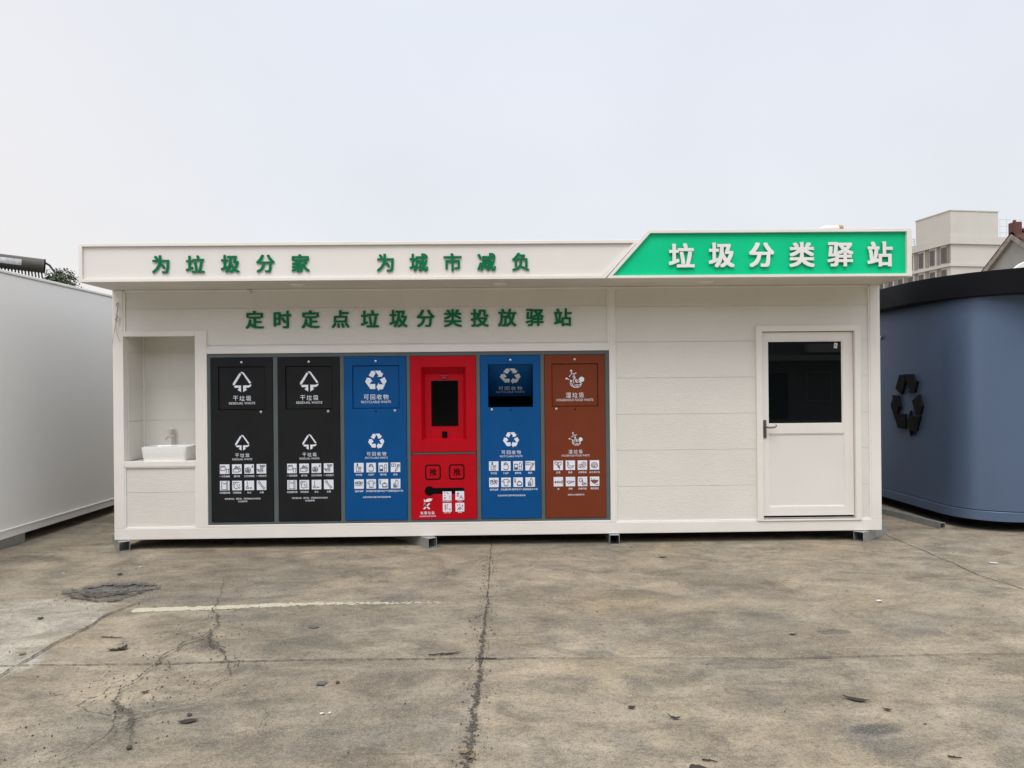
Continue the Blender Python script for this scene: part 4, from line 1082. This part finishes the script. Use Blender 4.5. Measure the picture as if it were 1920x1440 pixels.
# ------------------------------------------------------------------ houses behind
# gabled house, gable towards the yard's left
house = tag(empty('gabled_house', (21.46, 22, 0)), 'old house with a bare cement gable, weathered barge boards and brown tiled roof', 'building')
hw, rz_, sl_ = 4.2, 7.75, .70
b_ = MB()
pts = [(hw, 0), (hw, rz_ - hw * sl_), (0, rz_), (-hw, rz_ - hw * sl_), (-hw, 0)]
n = len(pts)
vs_ = [(.12, p[0], p[1]) for p in pts] + [(9.0, p[0], p[1]) for p in pts]
b_.add(vs_, [list(range(n)), list(range(2 * n - 1, n - 1, -1))] + [(i, i + n, (i + 1) % n + n, (i + 1) % n) for i in range(n)])
b_.build('wall', 'cement', house)
roofm = MB()
for s in (1, -1):
    roofm.add([(-.02, 0, rz_ + .12), (9.3, 0, rz_ + .12), (9.3, s * (hw + .5), rz_ + .12 - (hw + .5) * sl_), (-.02, s * (hw + .5), rz_ + .12 - (hw + .5) * sl_),
               (-.02, 0, rz_ + .22), (9.3, 0, rz_ + .22), (9.3, s * (hw + .5), rz_ + .22 - (hw + .5) * sl_), (-.02, s * (hw + .5), rz_ + .22 - (hw + .5) * sl_)],
              [(0, 1, 2, 3), (4, 7, 6, 5), (0, 4, 5, 1), (1, 5, 6, 2), (2, 6, 7, 3), (3, 7, 4, 0)])
hr = roofm.build('roof', 'tiles', house)
rg_ = MB()
for k in range(24): rg_.box(.0 + k * .385, .36 + k * .385, -.13, .13, rz_ + .2, rz_ + .33 + .015 * (k % 2))
rg_.build('ridge_tiles', 'brick', hr, bevel=.03)
for s in (1, -1):
    bb = MB()
    bb.add([(-.04, s * .0, rz_ - .10), (.11, s * .0, rz_ - .10), (.11, s * (hw + .5), rz_ - .10 - (hw + .5) * sl_), (-.04, s * (hw + .5), rz_ - .10 - (hw + .5) * sl_),
            (-.04, 0, rz_ + .118), (.11, 0, rz_ + .118), (.11, s * (hw + .5), rz_ + .118 - (hw + .5) * sl_), (-.04, s * (hw + .5), rz_ + .118 - (hw + .5) * sl_)],
           [(0, 1, 2, 3), (4, 7, 6, 5), (0, 4, 5, 1), (1, 5, 6, 2), (2, 6, 7, 3), (3, 7, 4, 0)])
    bb.build('barge_board', 'barge', house)
ch_ = MB(); ch_.box(-.02, .30, -.2, .2, rz_ + .0, rz_ + .60); ch_.box(.06, .16, -.06, .06, rz_ + .60, rz_ + .70); ch_.build('chimney', 'brick', hr, bevel=.03)

# tall rendered block far behind
far = tag(empty('rendered_block', (71.1, 105, 0), R(7.9)), 'tall cream rendered block with dark windows and a plain rooftop box', 'building')
b_ = MB(); b_.box(0, 26, 0, 40, 0, 23.25); b_.build('wall', 'render_wall', far)
b_ = MB(); b_.box(-.35, 26.3, -.35, 40.3, 23.25, 24.45); b_.build('parapet', 'render_wall', far)
b_ = MB(); b_.box(-.12, 8.35, -.12, 7.6, 24.451, 28.45); b_.box(-.22, 8.45, -.22, 7.7, 28.45, 28.6); b_.build('rooftop_box', 'render_wall', far)
for zz in (19.75, 16.2, 12.7):
    b_ = MB(); b_.box(-.35, 26.2, -.25, 40.2, zz, zz + .45); b_.build('floor_band', 'render_wall', far)
rl = MB()
for k in range(14): rl.cyl((-.2, 7.9 + k * 1.2, 24.45), (-.2, 7.9 + k * 1.2, 25.6), .03, 6)
for zz in (24.9, 25.25, 25.6): rl.cyl((-.2, 7.7, zz), (-.2, 23.5, zz), .025, 6)
rl.build('railing', 'fin', far); rl = MB()
for k in range(10): rl.cyl((8.6 + k * 1.2, -.2, 24.45), (8.6 + k * 1.2, -.2, 27.3), .02, 6)
for zz in (25.2, 26.2, 27.3): rl.cyl((8.45, -.2, zz), (19.4, -.2, zz), .02, 6)
rl.build('railing', 'galv', far)
wm = MB(); wm.box(-.06, .0, -.5, .5, 0, 2.45); wm.cur = 1
for (yy, zz, hh) in ((0, .0, 2.45),):
    for q in (-.5, -.02, .46): wm.box(-.12, -.061, q, q + .05, 0, 2.45)
    for q in (0, .8, 1.7, 2.4): wm.box(-.115, -.061, -.5, .5, q, q + .05)
win0 = wm.build('window', ['far_glass', 'fin'], far)
fm = MB()
for q in (0, .3, .6): fm.box(-.10, -.001, q, q + .05, 0, 3.04)
fin0 = fm.build('fin', 'fin', far)
first = True
for zf in (20.21, 16.66, 13.16):
    for k in range(12):
        y = 1.45 + k * 2.55
        for base, dy in ((win0, 0), (fin0, .82)):
            o = base if first else base.copy()
            if not first: COL.objects.link(o); o.parent = far
            o.location = (0, y + dy, zf + (.25 if base is win0 else 0.0))
        first = False
fa = fin0.copy(); COL.objects.link(fa); fa.parent = far; fa.location = (0, .12, 20.21)

# low house carrying the water heater, behind the pale cabin
low = tag(empty('flat_house', (-21, 19, 0)), 'low house behind the pale cabin carrying a solar water heater', 'building')
b_ = MB(); b_.box(-6, 5.5, -3.4, 5, 0, 4.45); b_.build('wall', 'render_wall', low)
b_ = MB(); b_.box(-6.15, 5.65, -3.55, 5.15, 4.45, 4.6); b_.build('roof', 'cement', low)

heater = tag(empty('solar_water_heater', (-17.2, 17.0, 4.6)), 'olive solar water heater tank with dark glass tubes showing over the pale cabin', 'water heater')
A, B = Vector((-2.2, -1.9, 1.70)), Vector((1.33, .55, 1.46))
dd = (B - A).normalized()
b_ = MB(); b_.cyl(A, B, .245, 32)
b_.cyl(A - dd * .05, A + dd * .001, .2, 32, .245); tank = b_.build('tank', 'tank', heater, smooth=True)
b_ = MB(); b_.cyl(B + dd * .0005, B + dd * .05, .249, 32); b_.build('end_cap', 'navy_dark', tank, bevel=.01, smooth=True)
b_ = MB(); b_.tube([B + dd * .05 + Vector((.0, 0, .12)), B + dd * .2 + Vector((0, -.05, .05)), B + dd * .33 + Vector((0, -.08, -.12)), B + dd * .37 + Vector((0, -.08, -.17))], [.035, .035, .03, .03], 10); b_.build('pipe', 'rubber', heater, smooth=True)
# silver label wrapped round the tank
b_ = MB()
up_ = Vector((0, 0, 1)); side = dd.cross(up_).normalized(); up2 = side.cross(dd)
vs_ = []; NA = 10
for t_ in (.05, .85):
    c_ = A.lerp(B, t_)
    for i in range(NA + 1):
        an = R(-22 + 48 * i / NA)
        vs_.append(c_ + .2475 * (math.cos(an) * side + math.sin(an) * up2))
b_.add(vs_, [(i, i + 1, NA + 2 + i, NA + 1 + i) for i in range(NA)]); b_.build('label', 'label_silver', tank, smooth=True)
for k in range(32):
    t_ = .30 + k * .0221
    p = A.lerp(B, t_) + Vector((0, 0, -.21))
    b_ = MB(); b_.cyl(p, p + Vector((.75, -1.0, -1.12)), .026, 10); b_.build('glass_tube', 'tube_glass', heater, smooth=True)
b_ = MB()
for t_ in (.1, .9):
    p = A.lerp(B, t_)
    b_.cyl((p.x, p.y, 0.001), (p.x, p.y, p.z - .2), .025, 8); b_.cyl((p.x + .55, p.y - 1.0, 0.001), (p.x, p.y, p.z - .2), .02, 8)
q0 = A.lerp(B, .0) + Vector((.75, -1.0, -1.34)); q1 = A.lerp(B, 1) + Vector((.75, -1.0, -1.34))
b_.cyl(q0, q1, .04, 8); b_.build('stand', 'galv', heater)

# tree behind the pale cabin
def tree(loc, h, label):
    t = tag(empty('bushy_tree', loc), label, 'tree')
    rnd = random.Random(5)
    tr = MB(); tr.tube([(0, 0, 0), (.05, .03, h * .35), (-.03, .05, h * .7)], [.16, .12, .06], 10)
    for k in range(9):
        a = k * 2.4; z = h * (.4 + .04 * k)
        tr.tube([(0, .03, z), (.5 * math.cos(a), .5 * math.sin(a), z + .5), (1.0 * math.cos(a), 1.0 * math.sin(a), z + .8)], [.05, .035, .015], 6)
    tr.build('trunk', 'bark', t, smooth=True)
    cr_ = MB()
    cl = []
    for k in range(120):
        a = rnd.uniform(0, 6.283); rad = rnd.uniform(0, 1.05) ** .7
        z = h * .62 + rnd.random() ** .55 * h * .33 * (1 - .45 * rad * rad)
        cl.append((Vector((rad * math.cos(a) * .88, rad * math.sin(a) * 1.1, z)), rnd.uniform(.16, .34)))
    for c_, r_ in cl:
        for q in range(70):
            d = Vector((rnd.gauss(0, 1), rnd.gauss(0, 1), rnd.gauss(0, .8))); d.normalize(); d *= r_ * rnd.uniform(.5, 1.15)
            p = c_ + d
            n = (d + Vector((rnd.uniform(-.3, .3), rnd.uniform(-.3, .3), .25))).normalized()
            u = n.cross(Vector((rnd.random(), rnd.random(), rnd.random()))).normalized(); w = n.cross(u)
            s = rnd.uniform(.035, .075)
            cr_.add([p - u * s, p + w * s * .55, p + u * s, p - w * s * .55], [(0, 1, 2, 3)])
    cr_.build('crown', 'leaf', t, recalc=False)
    return t
tree((-18.05, 22.2, 0), 6.95, 'dark green bushy tree top showing over the pale cabin')

# dull workshop across the yard, mirrored in the door glass
ws = tag(empty('workshop', (4, -26, 0)), 'dull grey workshop across the yard mirrored in the door glass', 'building')
b_ = MB(); b_.box(-34, 30, -6, 0, 0, 10.0); b_.build('wall', 'workshop', ws)  # unseen height and width enlarged to cut low sky light on the station
b_ = MB(); b_.box(-34, 30, .001, 1.2, 2.75, 3.0); b_.build('awning', 'cement', ws)
b_ = MB(); b_.box(10.4, 12.4, .001, .4, 3.15, 3.55); b_.build('wall_box', 'render_wall', ws)
b_ = MB(); b_.box(6.5, 9.6, .001, .03, 0, 2.2); b_.build('doorway', 'black', ws)
for wx in (-1.2, 4.4, 10.5):
    b_ = MB(); b_.box(wx, wx + 1.1, .001, .06, .9, 2.2); w_ = b_.build('window', 'far_glass', ws)
    b_ = MB(); band(b_, [(wx - .08, .82), (wx + 1.18, .82), (wx + 1.18, 2.28), (wx - .08, 2.28)], [(wx, .9), (wx + 1.1, .9), (wx + 1.1, 2.2), (wx, 2.2)], .0, .1); b_.build('window_frame', 'barge', w_)

# plastic bottle forgotten on the canopy
bt = tag(empty('plastic_bottle', (3.37, -.50, 3.3305)), 'white plastic bottle with a tan end lying on top of the sign', 'bottle')
b_ = MB(); b_.lathe([(.008, -.025), (.01, .0), (.028, .02), (.03, .03), (.03, .17), (.026, .176)], 16)
o = b_.build('body', 'bottle', bt, smooth=True); o.rotation_euler = (0, R(90), 0); o.location = (-.01, 0, .03)
b_ = MB(); b_.lathe([(.0315, 0), (.0315, .035), (.027, .042)], 16)
o = b_.build('cap', 'cap', bt, smooth=True); o.rotation_euler = (0, R(90), 0); o.location = (.166, 0, .032)

# ------------------------------------------------------------------ litter on the concrete
def leaf_mesh(seed, s, curl, aspect=.45):
    rnd = random.Random(seed)
    mb = MB(); n = 7
    vs_ = []
    for i in range(n + 1):
        t_ = i / n
        w = s * aspect * math.sin(math.pi * min(.98, max(.03, t_))) * rnd.uniform(.7, 1.15)
        z = .004 + curl * s * (t_ - .5) ** 2 * rnd.uniform(.7, 1.2)
        x = (t_ - .5) * s
        vs_ += [(x, -w, z + curl * .35 * w * rnd.uniform(.2, 1.6)), (x, rnd.uniform(-.1, .1) * w, z), (x, w, z + curl * .35 * w * rnd.uniform(.2, 1.6))]
    fs_ = []
    for i in range(n):
        for k in range(2): fs_.append((i * 3 + k, i * 3 + 3 + k, i * 3 + 4 + k, i * 3 + 1 + k))
    mb.add(vs_, fs_)
    return mb
def litter(kind, x, y, s, rot, label, cat, group=None, mat=None, seed=0, curl=.5, aspect=.45):
    if kind == 'leaf':
        o = leaf_mesh(seed, s, curl, aspect).build('dead_leaf', mat or 'dead_leaf', None, recalc=False)
        so_ = o.modifiers.new('thickness', 'SOLIDIFY'); so_.thickness = .0012; so_.offset = 1
    elif kind == 'twig':
        mb = MB(); rnd = random.Random(seed)
        p = [(-s / 2 + s * i / 5, rnd.uniform(-.06, .06) * s, .0055 + rnd.uniform(0, .03) * s) for i in range(6)]
        mb.tube(p, [.004, .0045, .004, .0035, .003, .002], 6)
        mb.tube([p[2], (p[2][0] + .1 * s, .12 * s, .012)], [.003, .0015], 5)
        o = mb.build('twig', mat or 'twig', None, smooth=True)
    elif kind == 'stone':
        bm_ = bmesh.new(); bmesh.ops.create_icosphere(bm_, subdivisions=2, radius=s / 2)
        for v in bm_.verts:
            v.co *= 1 + .35 * noise.noise(v.co * (1.4 / s) * .8 + Vector((seed, 0, 0)))
            v.co.z = v.co.z * .6 + s * .25
        me_ = bpy.data.meshes.new('pebble'); bm_.to_mesh(me_); bm_.free(); me_.materials.append(MT[mat or 'stone'])
        o = bpy.data.objects.new('pebble', me_); COL.objects.link(o)
    elif kind == 'scrap':
        mb = MB(); rnd = random.Random(seed)
        n = 6; pts = [((.5 + rnd.uniform(-.12, .12)) * s * math.cos(6.283 * i / n), (.3 + rnd.uniform(-.1, .1)) * s * math.sin(6.283 * i / n)) for i in range(n)]
        vs_ = [(p[0], p[1], .003 + rnd.uniform(0, .006)) for p in pts] + [(0, 0, .009)]
        mb.add(vs_, [(i, (i + 1) % n, n) for i in range(n)])
        o = mb.build('paper_scrap', mat or 'paper', None, recalc=False)
        so_ = o.modifiers.new('thickness', 'SOLIDIFY'); so_.thickness = .001; so_.offset = 1
    o.location = (x, y, .002); o.rotation_euler = (0, 0, rot)
    return tag(o, label, cat, group)
GL, GT, GP, GS = 'dead leaves on the concrete', 'twigs on the concrete', 'pebbles on the concrete', 'white scraps on the concrete'
litter('leaf', -2.617, -3.049, .095, .1, 'largest dark crumpled leaf on the left concrete, just below a thin twig', 'leaf', GL, seed=1, curl=.35, aspect=.22)
litter('leaf', -2.57, -3.035, .075, 1.2, 'dark leaf curled over the right end of the largest crumpled leaf', 'leaf', GL, seed=2, curl=.9)
litter('twig', -2.764, -2.806, .15, -.12, 'thin dark twig above the largest crumpled leaf at the left', 'twig', GT, seed=3)
litter('leaf', -1.076, -3.66, .075, .8, 'blue grey triangular shard on the concrete right of the branching crack', 'shard', None, 'slate', seed=4, curl=.2)
litter('stone', -.984, -3.655, .024, 0, 'small dark pebble just right of the blue grey shard', 'pebble', GP, seed=5)
litter('leaf', 1.955, -4.0, .14, -.5, 'long black torn strip of leaf in the right foreground above the dark stain', 'leaf', GL, seed=6, curl=.35, aspect=.16)
litter('leaf', 2.06, -4.13, .05, -.5, 'small black leaf right of the long torn strip in the right foreground', 'leaf', GL, seed=7, curl=.8, aspect=.3)
litter('leaf', .903, -4.185, .085, -.35, 'thin black curled leaf in the foreground right of the middle joint', 'leaf', GL, seed=8, curl=.9, aspect=.14)
litter('leaf', .70, -4.05, .045, .2, 'tiny dark leaf with a pale edge left of the thin curled one', 'leaf', GL, seed=9, curl=.5)
litter('twig', -.385, -3.235, .20, .06, 'brown broken twig lying along the cross joint left of the middle joint', 'twig', GT, seed=10)
litter('twig', -.34, -3.215, .14, .35, 'short twig resting beside the broken one on the cross joint', 'twig', GT, seed=11)
litter('leaf', -2.074, -3.75, .05, .45, 'small black leaf beside the branching crack at the lower left', 'leaf', GL, seed=12, curl=.8, aspect=.25)
litter('leaf', -1.665, -4.125, .11, .2, 'grey frayed leaf in the left foreground right of the crack', 'leaf', GL, seed=13, curl=.3, aspect=.2)
litter('stone', -1.69, -4.05, .026, .5, 'dark pebble just above the grey frayed leaf', 'pebble', GP, seed=14)
litter('stone', -1.831, -4.40, .03, 0, 'black pebble alone near the lower left end of the crack', 'pebble', GP, seed=15)
litter('scrap', -.975, -4.062, .030, .5, 'left one of two white paper scraps lying together in the foreground', 'scrap', GS, seed=16)
litter('scrap', -.935, -4.058, .024, 1.5, 'right one of two white paper scraps lying together in the foreground', 'scrap', GS, seed=17)
litter('leaf', -.185, -4.50, .06, .4, 'tan dry leaf caught on the middle joint at the bottom of the photo', 'leaf', GL, 'tan_leaf', seed=18, curl=.5, aspect=.25)
litter('leaf', -.150, -4.545, .05, 1.2, 'smaller tan leaf just below the other tan one on the middle joint', 'leaf', GL, 'tan_leaf', seed=19, curl=.6, aspect=.25)
litter('scrap', -1.384, -2.645, .07, 0, 'flat grey fragment on the concrete below the painted line', 'fragment', None, 'slate', seed=20)
litter('twig', .962, -4.62, .07, -.3, 'short dark twig at the bottom edge of the photo right of the middle joint', 'twig', GT, seed=21)
litter('leaf', .88, -4.71, .10, .1, 'dark leaf cut by the bottom edge of the photo', 'leaf', GL, seed=22, curl=.5)
litter('twig', 2.11, -4.63, .06, -.2, 'small dark twig in the lower right corner', 'twig', GT, seed=23)
litter('scrap', 3.02, -2.22, .055, .2, 'small white paper scrap alone on the right concrete', 'scrap', GS, seed=24)
litter('scrap', 4.74, -1.08, .10, .1, 'white scrap near the right joint in front of the blue cabin', 'scrap', GS, seed=25)
litter('leaf', 1.63, -.66, .09, .1, 'dark flat leaf in front of the tube under the middle post', 'leaf', GL, seed=26, curl=.3, aspect=.2)
litter('scrap', -4.20, -.98, .035, 0, 'white speck of paper at the far left in front of the pale cabin', 'scrap', GS, seed=27)
litter('scrap', -3.56, -.77, .045, .3, 'white paper flake in front of the wash niche end of the station', 'scrap', GS, seed=28)
litter('twig', -.10, -3.315, .12, .05, 'dark twig lying across the middle joint on the cross joint', 'twig', GT, seed=29)
litter('twig', -3.2, -1.93, .12, .35, 'dark twig at the lower edge of the broken grey patch', 'twig', GT, seed=30)
litter('leaf', 2.03, -2.95, .07, .05, 'flat reddish brown leaf on the right concrete', 'leaf', GL, 'dead_leaf', seed=31, curl=.15, aspect=.16)
litter('leaf', -3.62, -1.05, .06, .3, 'little dark leaf between the broken patch and the station', 'leaf', GL, seed=32, curl=.5)
litter('leaf', -3.55, -2.35, .05, .3, 'little dark leaf on the paler slab', 'leaf', GL, seed=33, curl=.5)
litter('leaf', -3.2, -3.1, .05, 1.3, 'brown leaf at the left edge on the paler slab', 'leaf', GL, 'tan_leaf', seed=34, curl=.5)

# loose grit, far too fine to count
gr = MB(); rnd = random.Random(11)
for k in range(2600):
    y = -7.2 + 7.2 * rnd.random() ** 1.0
    x = rnd.uniform(-5, 6)
    q = rnd.random()
    if q < .35:
        tt = rnd.random(); y = -.5 - 5 * tt; x = -.13 - .03 * tt + rnd.gauss(0, .05)
    elif q < .55:
        x = -2.1 + rnd.gauss(0, .25); y = -3.4 + rnd.gauss(0, .7)
    elif q < .72:
        x = -3.4 + rnd.gauss(0, .22); y = -1.62 + rnd.gauss(0, .14)
    s = .002 + .006 * rnd.random() ** 3
    c = Vector((x, y, .0035 + s * .4)); gr.cur = 0 if rnd.random() < .75 else 1
    a = rnd.uniform(0, 6.28)
    vs_ = [c + Vector((s * math.cos(a + i * 2.094) * rnd.uniform(.7, 1.3), s * math.sin(a + i * 2.094) * rnd.uniform(.7, 1.3), -s * .5)) for i in range(3)] + [c + Vector((0, 0, s * .7))]
    gr.add(vs_, [(0, 1, 3), (1, 2, 3), (2, 0, 3), (0, 2, 1)])
tag(gr.build('grit', ['stone', 'barge'], None, recalc=False), 'loose grit and tiny chips scattered over the concrete yard', 'grit', kind='stuff')
